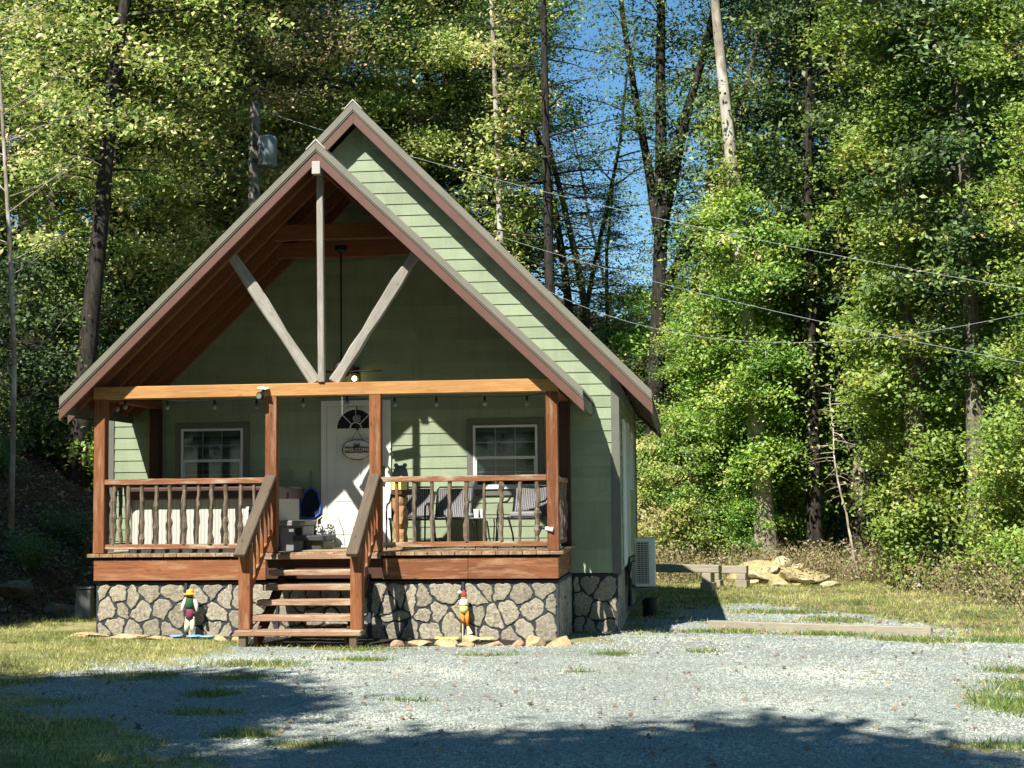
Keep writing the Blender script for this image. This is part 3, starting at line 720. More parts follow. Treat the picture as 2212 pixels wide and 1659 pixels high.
# fanlight
fc = (-.032, 2.855); fr = .285
fl = MB(); n = 24
arc = [(fc[0]+fr*math.cos(math.pi*i/n), fc[1]+fr*math.sin(math.pi*i/n)) for i in range(n+1)]
MB().prism_xz([(fc[0]-fr, fc[1])]+[(x, z) for x, z in arc[::-1]][1:-1][::1]+[(fc[0]+fr, fc[1])] if 0 else arc, y-.018, y-.0125).build('fanlight_glass', M['dark'], dfo)
def band(mb, c, r0, r1, a0, a1, ya, yb, n=20):
    for i in range(n):
        t0 = a0+(a1-a0)*i/n; t1 = a0+(a1-a0)*(i+1)/n
        p = [(c[0]+r0*math.cos(t0), c[1]+r0*math.sin(t0)), (c[0]+r1*math.cos(t0), c[1]+r1*math.sin(t0)), (c[0]+r1*math.cos(t1), c[1]+r1*math.sin(t1)), (c[0]+r0*math.cos(t1), c[1]+r0*math.sin(t1))]
        mb.prism_xz(p, ya, yb)
band(fl, fc, fr-.012, fr+.028, 0, math.pi, y-.030, y-.012); band(fl, fc, .075, .092, 0, math.pi, y-.027, y-.013)
for a in (45, 90, 135):
    ca, sa = math.cos(R(a)), math.sin(R(a)); fl.bar((fc[0]+.09*ca, y-.021, fc[1]+.09*sa), (fc[0]+.275*ca, y-.021, fc[1]+.275*sa), .014, .012, (0, 1, 0))
fl.box(fc[0]-fr-.028, fc[0]+fr+.028, y-.03, y-.012, fc[1]-.028, fc[1]-.001).build('fanlight_frame', M['white'], dfo)
lk = MB().box(.335, .392, y-.045, y-.012, 2.17, 2.30); lk.add(sphere((.363, y-.055, 2.10), .03).v, sphere((0, 0, 0), 1).f); lk.build('door_lock', M['black'], dfo, bev=.008)
# side wall trims (right side): door casing, tall window
for ya, yb_, za, zb3, nm in ((3.55, 4.35, .80, 3.0, 'side_door'), (7.0, 7.9, 1.95, 2.95, 'side_window')):
    xx = WM+.016
    c = MB().box(xx, xx+.03, ya, ya+.09, za, zb3).box(xx, xx+.03, yb_-.09, yb_, za, zb3).box(xx, xx+.03, ya+.09, yb_-.09, zb3-.09, zb3).build(nm, M['trim' if 0 else 'white'], cabin, bev=.003)
    MB().box(xx+.001, xx+.012, ya+.09, yb_-.09, za, zb3-.09).build('door_panel' if nm == 'side_door' else 'glass_pane', M['white'] if nm == 'side_door' else M['dark'], c)
# ------------------------------------------------------------------ things on and round the porch
DZ = 1.149
# hot tub
tb = thing('hot_tub', 'square hot tub with cream grooved panels and a brown vinyl cover behind the left railing', 'hot tub', (-1.74, 1.18, DZ))
def rbox(mb, x0, x1, y0, y1, z0, z1, r, n=5):
    ring = []
    for cx, cy, a0 in ((x1-r, y1-r, 0), (x0+r, y1-r, 90), (x0+r, y0+r, 180), (x1-r, y0+r, 270)):
        for i in range(n+1):
            a = R(a0+90*i/n); ring.append((cx+r*math.cos(a), cy+r*math.sin(a)))
    m = len(ring); vs = [(x, y, z0) for x, y in ring]+[(x, y, z1) for x, y in ring]
    mb.add(vs, [tuple(range(m-1, -1, -1)), tuple(range(m, 2*m))]+[(i, (i+1) % m, m+(i+1) % m, m+i) for i in range(m)]); return mb
rbox(MB(), -.94, .94, -.90, .93, .03, .70, .13).build('skirt_panel', M['tub'], tb)
rbox(MB(), -.97, .97, -.93, .96, .0, .06, .13).build('base_tray', M['plasticdark'], tb)
cv = rbox(rbox(MB(), -.99, .99, -.95, -.01, .70, .83, .10), -.99, .99, .01, .96, .70, .83, .10)
rbox(cv, -1.0, 1.0, -.96, .97, .79, .865, .12); cv.build('tub_cover', M['cover'], tb, bev=.02)
MB().box(.66, .80, -.93, -.905, .42, .60).build('control_cover', M['white'], tb, bev=.02)
MB().tube([(.73, -.94, .46), (.73, -.95, .56)], .028, 10).build('drain_cap', M['black'], tb)
# tub steps
ts = thing('tub_steps', 'two-tier grey plastic steps standing beside the hot tub', 'steps', (-.42, 1.02, DZ))
mb = rbox(MB(), -.33, .0, -.34, .34, 0, .33, .05); mb.build('riser_box', M['greyplastic'], ts, bev=.006)
rbox(MB(), .0, .27, -.32, .32, 0, .13, .05).build('riser_box', M['plasticdark'], ts, bev=.006)
rbox(MB(), -.40, .03, -.38, .38, .33, .405, .07).build('step_tread', M['greyplastic'], ts, bev=.012)
rbox(MB(), -.14, .31, -.38, .36, .13, .205, .07).build('step_tread', M['plasticdark'], ts, bev=.012)
MB().box(-.10, -.005, -.346, -.335, .21, .31).build('side_recess', M['black'], ts)
# skimmer net
sn = thing('skimmer_net', 'blue-rimmed pool skimmer net leaning head-down against the wall by the door', 'pool net', (-.69, 2.20, DZ))
rim = [(-.15, 0, .47), (-.06, -.01, .425), (.0, -.015, .42), (.07, -.01, .43), (.14, 0, .49), (.15, .01, .62), (.10, .02, .78), (0, .03, .86), (-.10, .02, .78), (-.15, .01, .62), (-.15, 0, .47)]
MB().tube(rim, .013, 8).build('net_rim', M['blue'], sn, smooth=True)
m0 = MB(); c0 = (0, .035, .62); pts = [Vector(p) for p in rim[:-1]]; m0.add([c0]+[p*.98+Vector(c0)*.02 for p in pts], [(0, i+1, (i+1) % len(pts)+1) for i in range(len(pts))]); m0.add([(p[0], p[1]+.004, p[2]) for p in m0.v], [f[::-1] for f in m0.f]); m0.build('net', M['mesh'], sn)
MB().tube([(0, .03, .84), (0, .05, 1.09)], .011, 8).build('pole', M['steel'], sn, smooth=True)
# patterned bag
bg = thing('tote_bag', 'black and white patterned bag with looped handles standing between the steps and the door', 'bag', (-.46, 2.05, DZ))
m, nt = newmat('patterned_cloth'); N = NT(nt); vo = N.n('ShaderNodeTexNoise', i_Vector=objcoord(N), i_Scale=14., i_Detail=1., i_Distortion=2.); principled(N, N.ramp(vo.outputs[0], [(.49, (.012, .012, .012)), (.53, (.5, .5, .48))]), .8); 
b_ = MB(); b_.lathe([(.13, 0), (.155, .1), (.15, .25), (.12, .33), (.10, .335), (.10, .28)], n=14); b_.v = [(x*1.15, y_*.6, z) for x, y_, z in b_.v]; b_.build('bag_body', m, bg, smooth=True)
MB().tube([(-.07, -.08, .28), (-.07, -.09, .40), (0, -.09, .45), (.07, -.09, .40), (.07, -.08, .28)], .009, 6).build('handle', M['cream'], bg)
MB().tube([(.12, -.02, .05), (.17, -.04, .30), (.15, -.02, .52), (.11, .06, .60)], .006, 6).build('cord', M['frame'], bg)
# doormat
mt_ = MB(); rbox(mt_, -.42, .42, -.26, .26, 0, .014, .03); tag(mt_.build('doormat', M['leafbrown'], None, (.0, .62, DZ+.002)), 'coir doormat lying on the deck in front of the white door', 'doormat')
# wreath sign
ws = thing('welcome_sign', 'white pumpkin-shaped welcome sign hanging on the front door', 'door sign', (.0, D-.10, 2.545))
pk = MB()
for dx, w in ((-.11, .105), (.11, .105), (-.05, .12), (.05, .12), (0, .12)): 
    q = sphere((dx, .012, 0), 1, w, .028, .142, 14, 10); pk.add(q.v, q.f)
pk.build('pumpkin_panel', M['white'], ws, smooth=True)
MB().tube([(.215*math.cos(a), -.002, .145*math.sin(a)) for a in [2*math.pi*i/28 for i in range(29)]], .006, 6).build('pumpkin_rim', M['brown'], ws)
MB().box(-.175, .185, -.034, -.022, -.045, .04).build('name_board', M['brown'], ws, bev=.003)
def text(s, size, name, mat, parent, loc, rot=(R(90), 0, 0), ext=.002):
    c = bpy.data.curves.new(name, 'FONT'); c.body = s; c.size = size; c.extrude = ext; c.align_x = 'CENTER'; c.align_y = 'CENTER'; c.space_character = 1.05; c.offset = .0012
    o = bpy.data.objects.new(name, c); COL.objects.link(o)
    dg = bpy.context.evaluated_depsgraph_get(); me = bpy.data.meshes.new_from_object(o.evaluated_get(dg)); bpy.data.objects.remove(o)
    o = link(name, me, mat, parent, loc); o.rotation_euler = rot; return o
text('WELCOME', .072, 'lettering', M['frame'], ws, (.002, -.037, -.004))
MB().tube([(-.08, 0, .13), (-.01, -.01, .275)], .004, 5).tube([(.09, 0, .13), (.01, -.01, .275)], .004, 5).tube([(0, -.01, .275), (0, -.02, .33)], .006, 5).build('hanging_cord', M['black'], ws)
bw = MB(); 
for sx in (-1, 1): bw.tube([(0, -.03, .06), (sx*.04, -.035, .09), (sx*.045, -.035, .05), (0, -.03, .06)], .007, 6).tube([(0, -.03, .06), (sx*.03, -.035, .02)], .006, 5)
bw.build('bow', M['black'], ws)
ov = MB(); ov.tube([(.01, -.02, .28), (.01, -.02, .36)], .018, 8); ov.tube([(.0, -.03, .47), (.0, -.02, .62)], .010, 6); ov.build('door_hanger', M['black'], ws)
oc = sphere((.0, -.03, .445), .062, 1, .25, 1); m, nt = newmat('checked_cloth'); N = NT(nt); tc = N.n('ShaderNodeTexCoord'); ck = N.n('ShaderNodeTexChecker', i_Vector=tc.outputs['Object'], i_Scale=46.); ck.inputs[1].default_value = (.5, .5, .48, 1); ck.inputs[2].default_value = (.02, .02, .02, 1); principled(N, ck.outputs[0], .8); oc.build('checked_ornament', m, ws, smooth=True)
# lantern above door
ln_ = thing('wall_lantern', 'small black wall lantern, lit, above the front door', 'lantern', (-.03, D-.02, 3.62))
MB().box(-.05, .05, -.03, .0, -.10, .12).build('back_plate', M['black'], ln_, bev=.005)
MB().lathe([(.075, .02), (.07, .05), (.03, .10), (.012, .13)], (0, -.11, 0), 10).tube([(0, -.02, .09), (0, -.11, .12)], .01, 6).build('lamp_cap', M['black'], ln_)
cg = MB(); 
for a in range(4): cg.tube([(.055*math.cos(R(45+90*a)), -.11+.055*math.sin(R(45+90*a)), .02), (.048*math.cos(R(45+90*a)), -.11+.048*math.sin(R(45+90*a)), -.12)], .004, 4)
cg.lathe([(.055, -.13), (.06, -.12), (.05, -.115)], (0, -.11, 0), 10); cg.build('cage', M['black'], ln_)
sphere((0, -.11, -.05), .036).build('lamp_bulb', M['amber'], ln_, smooth=True)
# ceiling fan
cf = thing('ceiling_fan', 'black ceiling fan hanging on a long rod under the porch ridge', 'ceiling fan', (-.03, 1.3, 5.36))
MB().lathe([(.03, -.10), (.09, -.06), (.085, .0)], n=14).build('canopy', M['black'], cf)
MB().tube([(0, 0, -.05), (0, 0, -1.62)], .014, 8).build('down_rod', M['black'], cf)
MB().lathe([(.04, -1.84), (.11, -1.82), (.12, -1.70), (.08, -1.64), (.03, -1.60)], n=16).build('motor_housing', M['black'], cf, smooth=True)
for k in range(5):
    a = R(8+72*k); ca, sa = math.cos(a), math.sin(a)
    bl = MB(); bl.bar((.10*ca, .10*sa, -1.76), (.2*ca, .2*sa, -1.76), .03, .01); bl.bar((.18*ca, .18*sa, -1.755), (.58*ca, .58*sa, -1.755), .12, .008); bl.build('fan_blade', M['darkwood'], cf)
MB().tube([(.02, -.04, -1.82), (.02, -.04, -2.36)], .0025, 4).build('pull_chain', M['frame'], cf)
# string lights
slx = [(-2.86, 3.075), (-2.75, 3.10), (-2.17, 3.085), (-1.52, 3.08), (-.95, 3.075), (-.32, 3.09), (.27, 3.10), (.91, 3.075), (1.46, 3.07), (2.10, 3.065), (2.65, 3.06)]
sl_t = thing('string_lights', 'string of eleven clear bulbs on a black cord under the porch beam', 'string lights', (0, .30, 3.16))
cp = []
for i, (x, z) in enumerate(slx):
    cp.append((x, 0, z+.085-3.16))
    if i < len(slx)-1: cp.append(((x+slx[i+1][0])/2, 0, (z+slx[i+1][1])/2+.075-3.16))
MB().tube([(-3.0, 0, .03)]+cp+[(2.95, 0, .02)], .005, 5).build('cord', M['black'], sl_t)
for x, z in slx:
    b = MB(); q = sphere((x, 0, z-3.16-.005), .034, 1, 1, 1.12, 12, 8); b.add(q.v, q.f); bo = b.build('light_bulb', M['bulb'], sl_t, smooth=True)
    MB().tube([(x, 0, z-3.16+.025), (x, 0, z-3.16+.09)], [.018, .014], 8).build('socket', M['black'], bo)
# floodlight on the beam
fd = thing('floodlight', 'dark round floodlight under a small white visor on the porch beam', 'floodlight', (-.76, -.012, 3.26))
MB().add([(-.06, -.14, .02), (.06, -.14, -.005), (.07, 0, .015), (-.04, 0, .045), (-.06, -.14, .028), (.06, -.14, .005), (.07, 0, .027), (-.04, 0, .057)], [(0, 3, 2, 1), (4, 5, 6, 7), (0, 1, 5, 4), (1, 2, 6, 5), (2, 3, 7, 6), (3, 0, 4, 7)]).build('visor', M['white'], fd)
sphere((-.03, -.09, -.075), .052).build('lamp_head', M['black'], fd, smooth=True)
MB().lathe([(.001, 0), (.034, .002), (.034, .012)], (0, 0, 0), 14).build('lens', M['bulb'], fd).matrix_basis = Matrix.Translation((-.03, -.137, -.085)) @ Matrix.Rotation(R(100), 4, 'X')
MB().tube([(-.02, -.05, -.03), (.01, 0, .01)], .014, 8).build('arm', M['black'], fd)
# spot light clamp on right corner post
sp = thing('clip_light', 'small white clip lamp fixed low on the right corner post', 'clip lamp', (2.90, .03, 1.43))
MB().tube([(-.0, -.03, .0), (.10, -.05, -.015)], [.026, .03], 12).build('lamp_shade', M['white'], sp)
MB().tube([(-.08, .0, .01), (.0, -.03, .0)], .014, 6).box(-.09, -.05, -.02, .02, -.02, .03).build('clamp', M['black'], sp)

# porch chairs
def chair(name, label, loc, rz, W=.54):
    t = thing(name, label, 'chair', loc, rz, 'porch chairs')
    # faces -y; back at +y
    bk = MB(); n = 8; rows = []
    for i in range(n+1):
        u = i/n; z = .42+.40*u; y = .20+.11*u+.02*math.sin(math.pi*u); rows.append((y, z))
    vs = []; 
    for y, z in rows:
        for k in range(7):
            x = -W/2+.03+(W-.06)*k/6; vs.append((x, y+.03*(1-(2*k/6-1)**2), z))
    fs = [(i*7+k, i*7+k+1, (i+1)*7+k+1, (i+1)*7+k) for i in range(n) for k in range(6)]
    m2 = MB().add(vs, fs); o = m2.build('backrest', M['weave'], t); md = o.modifiers.new('s', 'SOLIDIFY'); md.thickness = .012
    vs = []
    for i in range(6):
        for k in range(5): vs.append((-W/2+.03+(W-.06)*k/4, -.24+.44*i/5, .41-.015*math.sin(math.pi*i/5)))
    o = MB().add(vs, [(i*5+k, i*5+k+1, (i+1)*5+k+1, (i+1)*5+k) for i in range(5) for k in range(4)]).build('seat', M['weave'], t); md = o.modifiers.new('s', 'SOLIDIFY'); md.thickness = .014
    fr = MB(); r = .0125
    fr.tube([(-W/2+.02, .20, .40), (-W/2+.02, .31, .80), (-W/2+.05, .32, .84), (W/2-.05, .32, .84), (W/2-.02, .31, .80), (W/2-.02, .20, .40)], r, 7)
    fr.build('back_frame', M['black'], t, smooth=True); fr = MB()
    fr.tube([(-W/2+.02, .2, .40), (-W/2+.02, -.22, .41), (-W/2+.05, -.26, .40), (W/2-.05, -.26, .40), (W/2-.02, -.22, .41), (W/2-.02, .2, .40)], r, 7)
    fr.build('seat_frame', M['black'], t, smooth=True)
    for s in (-1, 1):
        x = s*(W/2+.005)
        MB().tube([(x, .30, .76), (x, .22, .70), (x, .08, .63), (x, -.14, .61), (x, -.24, .58), (x, -.27, .50), (x, -.265, .40)], [.013]*7, 7).build('arm', M['black'], t, smooth=True)
        MB().tube([(x, -.265, .40), (x, -.29, .0)], r, 7).build('leg', M['black'], t, smooth=True)
        MB().tube([(x, .10, .42), (x, .26, .18), (x, .30, .0)], r, 7).build('leg', M['black'], t, smooth=True)
    return t
chair('patio_chair', 'woven-back black metal patio chair nearest the door on the right half of the porch', (.93, 1.35, DZ), R(4), .60)
chair('patio_chair', 'woven-back black metal patio chair in the sunlit middle, left of the small glass table', (1.42, 1.68, DZ), R(-6), .56)
chair('patio_chair', 'woven-back black metal patio chair in the right corner of the porch with a cushion', (2.50, 1.25, DZ), R(-16), .54)
cu = MB(); rbox(cu, -.20, .20, -.14, .14, 0, .07, .05); cu = cu.build('seat_cushion', M['greyplastic'], None, (2.52, 1.24, DZ+.425), bev=.02); cu.rotation_euler = (R(4), 0, R(-16)); tag(cu, 'flat grey cushion lying on the seat of the corner patio chair', 'cushion')
tt = thing('side_table', 'small round metal side table between the patio chairs', 'side table', (1.97, 1.25, DZ))
MB().lathe([(.23, 0), (.24, .008), (.23, .016)], (0, 0, .40), 24).build('table_top', M['greyplastic'], tt)
for k in range(4):
    a = R(45+90*k); MB().tube([(.19*math.cos(a), .19*math.sin(a), .40), (.20*math.cos(a), .20*math.sin(a), .33), (.17*math.cos(a), .17*math.sin(a), 0)], .010, 6).build('leg', M['black'], tt, smooth=True)
cupm = MB().lathe([(.032, 0), (.043, .11), (.040, .112), (.030, .01)], n=14)
for (x, y, l) in ((1.86, 1.17, 'white paper cup on the left of the small porch table'), (1.95, 1.16, 'white paper cup in the middle of the small porch table')):
    tag(MB().add(cupm.v, cupm.f).build('paper_cup', M['paper'], None, (x, y, DZ+.417), smooth=False), l, 'cup', 'cups on the porch table')
tag(sphere((0, 0, 0), .06, 1, 1, .55).build('bowl', M['steel'], None, (1.76, 1.22, DZ+.45)), 'shallow metal bowl on the small porch table behind the railing', 'bowl')
# carved greeter by the door
cb = thing('carved_figure', 'carved log figure with a blue-grey top holding a pale yellow sign beside the door', 'carving', (.86, .95, DZ))
log('log_body', (0, 0, 0), (.0, 0, .72), .095, M['tan'], cb, 12, 4)
hd = MB(); hd.lathe([(.08, .70), (.11, .78), (.115, .95), (.09, 1.08), (.05, 1.13)], n=14); hd.v = [(x, y*.7, z) for x, y, z in hd.v]; hd.build('head', M['greypaint'], cb, smooth=True)
for s in (-1, 1): sphere((s*.06, 0, 1.13), .032).build('ear', M['greypaint'], cb, smooth=True)
sphere((.03, -.085, .96), .045, 1, .6, .6).build('snout', M['skin'], cb, smooth=True)
bd = MB().box(-.10, .11, -.125, -.105, .80, .905).build('sign_board', M['yellow'], cb, bev=.004)
MB().box(-.11, .15, -.11, .09, .73, .795).build('collar', M['brown'], cb, bev=.01)
# ------------------------------------------------------------------ things round the house
# mini-split condenser on shelf
ac = thing('heat_pump_unit', 'cream outdoor heat pump unit on a bracket against the right side wall', 'heat pump', (4.02, 5.25, .42))
rbox(MB(), -.15, .17, -.40, .40, 0, .755, .03).build('casing', M['acwhite'], ac, bev=.004)
MB().box(-.115, .075, -.409, -.402, .045, .70).build('coil', M['fin'], ac)
g = MB()
for i in range(22): z = .055+.030*i; g.box(-.115, .075, -.418, -.410, z, z+.006)
for i in range(4): x = -.10+.05*i; g.box(x, x+.004, -.4215, -.4185, .045, .70)
g.build('coil_guard', M['acwhite'], ac)
MB().box(.10, .173, -.408, -.401, .02, .74).build('corner_panel', M['acwhite'], ac)
br = MB().box(-.25, .19, -.43, .43, -.045, -.015)
for y in (-.38, .38): br.box(-.26, -.22, y-.02, y+.02, -.4, .3); br.bar((-.24, y, -.38), (.12, y, -.05), .03, .03)
br.build('bracket', M['trim'], ac)
MB().tube([(-.12, -.36, .50), (-.22, -.42, .46), (-.25, -.43, .30), (-.22, -.42, .05), (-.24, -.42, -.3)], .018, 7).tube([(-.12, -.36, .42), (-.2, -.44, .38), (-.24, -.44, .1)], .014, 7).build('refrigerant_line', M['black'], ac, smooth=True)
# line cover on side wall
mb = MB().box(WM+.018, WM+.08, 4.83, 4.92, .55, 3.0); tag(mb.build('line_cover', M['acwhite'], None, bev=.005), 'long pale vertical duct cover on the right side wall above the heat pump', 'duct cover')
# dark pail under unit
mb = MB().lathe([(.11, 0), (.14, .30), (.145, .31), (.12, .30)], n=16); tag(mb.build('dark_pail', M['black'], None, (4.08, 5.9, H(4.08, 5.9))), 'black pail standing on the ground under the heat pump unit', 'pail')
# timber benches
def tbench(label, a, b, h, w):
    mid = ((a[0]+b[0])/2, (a[1]+b[1])/2); gz = H(*mid); t = thing('timber_bench', label, 'bench', (mid[0], mid[1], gz), 0, 'timber benches')
    ax, ay, bx, by = a[0]-mid[0], a[1]-mid[1], b[0]-mid[0], b[1]-mid[1]
    board('seat_beam', (ax, ay, h), (bx, by, h), w, .17, M['timber'], t, bev=.012, wob=.01)
    dx, dy = (bx-ax), (by-ay); L = math.hypot(dx, dy)
    for f in (.14, .86):
        x = ax+dx*f; y = ay+dy*f; mb = MB()
        mb.bar((x, y, -.02), (x, y, .17), .30, .26, (dx/L, dy/L, 0)); mb.bar((x, y, .171), (x, y, h-.087), .26, .20, (dx/L, dy/L, 0)); mb.build('support_block', M['timber'], t, bev=.01)
tbench('long pale timber beam on two stacked blocks beyond the heat pump', (3.6, 14.35), (5.42, 13.6), .46, .22)
tbench('shorter pale timber beam just behind the long one, beside the rock pile', (5.25, 15.2), (6.05, 14.95), .40, .20)
tag(board('timber_edging', (5.0, 3.54, H(5.0, 3.54)+.055), (8.0, 2.2, H(8, 2.2)+.055), .12, .13, M['timber'], None, bev=.01, wob=.01), 'long low grey timber laid on the gravel right of the house shadow', 'timber')
# rocks
rock_labels = []
def rock(name, label, cat, x, y, sx, sy, sz, mat, seed, rz=0, group=None, sink=.3, tilt=0):
    me = rock_mesh(name, seed, sx, sy, sz); o = link(name, me, mat, None, (x, y, H(x, y)+sz*(.5-sink)))
    o.rotation_euler = (tilt, tilt*.5, rz); tag(o, label, cat, group); return o
GE = 'stones edging the flower bed'
rock('edging_stone', 'small pink stone at the left end of the bed edging, right of the steps', 'stone', 1.18, -1.0, .10, .08, .07, M['slab2'], 1, .3, GE)
rock('edging_stone', 'long flat cream stone next to the small pink one right of the steps', 'stone', 1.43, -.92, .19, .09, .06, M['slab'], 2, .05, GE)
rock('edging_stone', 'rounded yellow stone in the bed edging, left of the leaning slab', 'stone', 1.78, -.92, .17, .11, .09, M['slab'], 3, .1, GE)
rock('edging_stone', 'thin flat yellow stone between the rounded stone and the leaning slab', 'stone', 1.98, -.9, .13, .09, .05, M['slab'], 4, -.1, GE)
rock('edging_stone', 'large yellow slab leaning in front of the orange scarecrow', 'stone', 2.02, -.5, .21, .07, .11, M['slab'], 5, .15, GE, tilt=.25)
rock('edging_stone', 'flat buried pale stone right of the leaning slab', 'stone', 2.33, -.78, .20, .09, .05, M['slab2'], 6, 0, GE)
rock('edging_stone', 'low pinkish stone left of the two big corner rocks', 'stone', 2.62, -.8, .13, .09, .07, M['slab2'], 7, .1, GE)
rock('edging_stone', 'upright tan rock, left one of the two at the porch corner', 'stone', 2.84, -.72, .15, .10, .15, M['slab'], 8, .5, GE)
rock('edging_stone', 'long yellow rock at the right porch corner', 'stone', 3.12, -.72, .22, .13, .12, M['slab'], 9, -.15, GE)
rock('edging_stone', 'square yellow stone just left of the steps', 'stone', -.86, -.72, .13, .08, .07, M['slab'], 10, .1, GE)
rock('edging_stone', 'second small yellow stone left of the steps', 'stone', -1.15, -.62, .13, .08, .07, M['slab'], 12, .0, GE)
rock('edging_stone', 'long flat yellow slab in the grass at the left end of the bed', 'stone', -2.45, -.42, .42, .16, .05, M['slab'], 13, -.1, GE)
rock('edging_stone', 'flat broken slab left of the blue plates', 'stone', -1.98, -.50, .22, .12, .05, M['slab'], 14, .2, GE)
rock('edging_stone', 'pale flat slab at the far left corner of the porch', 'stone', -3.0, -.2, .28, .14, .05, M['slab'], 15, .1, GE)
rock('boulder', 'pointed brown boulder at the foot of the shaded bank', 'boulder', -4.72, 2.9, .26, .2, .28, M['greyrock'], 20, 0, 'boulders on the bank')
rock('boulder', 'broad brown boulder half buried at the far left edge of the bank', 'boulder', -5.75, 3.3, .42, .26, .24, M['greyrock'], 21, .4, 'boulders on the bank')
rock('boulder', 'long flat boulder lying higher on the shaded bank', 'boulder', -5.0, 3.9, .5, .2, .14, M['greyrock'], 22, -.4, 'boulders on the bank', tilt=.2)
up_ = thing('utility_pedestal', 'small grey utility pedestal leaning left of the porch', 'utility box', (-4.28, 2.75, H(-4.28, 2.75)-.03))
MB().add([(-.13, -.09, 0), (.13, -.09, 0), (.13, .09, 0), (-.13, .09, 0), (-.10, -.06, .44), (.12, -.06, .44), (.12, .08, .46), (-.10, .08, .46)], [(0, 3, 2, 1), (4, 5, 6, 7), (0, 1, 5, 4), (1, 2, 6, 5), (2, 3, 7, 6), (3, 0, 4, 7)]).build('cabinet', M['greyplastic'], up_, bev=.01)
MB().box(-.11, .13, -.07, .09, .455, .49).build('lid', M['greyplastic'], up_, bev=.01)
# rock pile
GP = 'rocks of the pile at the wood edge'
mb = MB(); 
gx, gy = 6.75, 17.2
mound = rock_mesh('soil_mound', 79, 1.45, 1.0, .5); o = link('soil_mound', mound, M['mound'], None, (gx+.25, gy-.1, H(gx, gy)+.14)); tag(o, 'low mound of pale yellow soil under the rock pile', 'mound')
pl = [(6.0, 15.9, .2, .16, .09, .04, 'small broken rock at the very left foot of the pile'), (6.8, 15.75, .26, .18, .1, .06, 'small rock lying in the grass in front of the pile'), (6.25, 16.3, .50, .3, .12, .34, 'long flat rock on the left front of the pile'), (6.6, 16.45, .42, .26, .14, .55, 'flat rock lying highest at the front of the pile'), (6.15, 16.15, .42, .22, .1, .10, 'low flat rock at the left foot of the pile'),
      (7.05, 16.3, .45, .3, .16, .30, 'broad yellow rock in the middle of the pile'), (7.45, 16.0, .48, .24, .13, .18, 'long rock sloping down the right of the pile'), (7.85, 15.7, .42, .2, .1, .08, 'flat rock at the right foot of the pile'),
      (6.9, 16.9, .30, .25, .2, .72, 'blocky pale rock on top of the pile'), (6.45, 17.0, .28, .22, .15, .62, 'small rock on the left shoulder of the pile'), (7.3, 16.9, .3, .2, .14, .6, 'small rock on the right shoulder of the pile')]
for i, (x, y, a, b, c, dz, l) in enumerate(pl):
    o = link('pile_rock', rock_mesh('pile_rock', 100+i, a, b, c), M['pile'], None, (x, y, H(x, y)+dz*.62)); o.rotation_euler = (R(-6), R(8*(i % 3-1)), R(-14+i*9)); tag(o, l, 'rock', GP)
# scarecrows
sc1 = thing('scarecrow', 'little scarecrow with a straw hat and green vest on a stake left of the steps', 'scarecrow', (-1.70, -.14, H(-1.7, -.14)))
MB().tube([(0, 0, 0), (0, .02, .35)], .006, 6).build('stake', M['cream'], sc1)
sphere((0, 0, .545), .038).build('head', M['skin'], sc1, smooth=True)
MB().lathe([(.002, .62), (.045, .60), (.05, .565), (.082, .555), (.084, .549)], n=14).build('hat', M['straw'], sc1)
MB().lathe([(.045, .36), (.065, .40), (.06, .48), (.03, .52)], n=12).build('vest', M['green'], sc1, smooth=True)
MB().lathe([(.058, .24), (.05, .30), (.048, .36)], n=12).build('trousers', M['plum'], sc1, smooth=True)
for s in (-1, 1):
    MB().tube([(s*.05, 0, .50), (s*.085, -.01, .42), (s*.10, -.02, .33)], [.02, .028, .02], 8).build('sleeve', M['paper'], sc1, smooth=True)
    MB().tube([(s*.03, 0, .26), (s*.035, -.01, .15), (s*.045, -.01, .07)], [.03, .034, .03], 8).build('leg', M['cream'], sc1, smooth=True)
hr = MB(); 
for s in (-1, 1): hr.tube([(s*.03, -.01, .56), (s*.05, -.015, .50), (s*.045, -.02, .46)], .012, 6)
hr.build('hair', M['straw'], sc1)
sc2 = thing('scarecrow', 'little scarecrow in lime and orange cloth on a white stake right of the steps', 'scarecrow', (1.86, -.10, H(1.86, -.1)))
MB().tube([(-.02, 0, 0), (-.015, 0, .36)], .008, 6).build('stake', M['cream'], sc2)
sphere((.0, 0, .53), .036).build('head', M['skin'], sc2, smooth=True)
MB().lathe([(.04, .55), (.038, .58), (.02, .62), (.004, .63)], n=12).build('hat', M['red'], sc2)
sphere((-.05, -.01, .60), .028, 1, 1, .8).build('flower', M['cream'], sc2, smooth=True)
MB().lathe([(.05, .42), (.062, .46), (.045, .51), (.02, .53)], n=10).build('collar', M['cream'], sc2, smooth=True)
MB().lathe([(.05, .34), (.058, .39), (.05, .44)], n=10).build('shirt', M['lime'], sc2, smooth=True)
MB().tube([(-.02, 0, .36), (-.02, -.01, .27), (.0, -.01, .22)], [.036, .03, .022], 8).tube([(.03, 0, .36), (.04, -.01, .28), (.045, -.01, .18)], [.032, .026, .02], 8).build('trousers', M['orange'], sc2, smooth=True)
MB().tube([(.045, -.01, .19), (.06, -.01, .13), (.075, -.01, .08)], [.012, .026, .040], 9).build('raffia_boot', M['cream'], sc2)
for x, y, rx, l in ((-1.83, -.30, .075, 'pale blue plate on the mulch, left one'), (-1.60, -.27, .095, 'pale blue plate on the mulch below the green scarecrow'), (-1.42, -.30, .085, 'pale blue plate on the mulch, right one')):
    tag(MB().lathe([(.01, 0), (rx, .006), (rx+.006, .012), (rx, .02)], n=18).build('blue_plate', M['paleblue'], None, (x, y, H(x, y)+.015)), l, 'plate', 'pale blue plates in the bed')
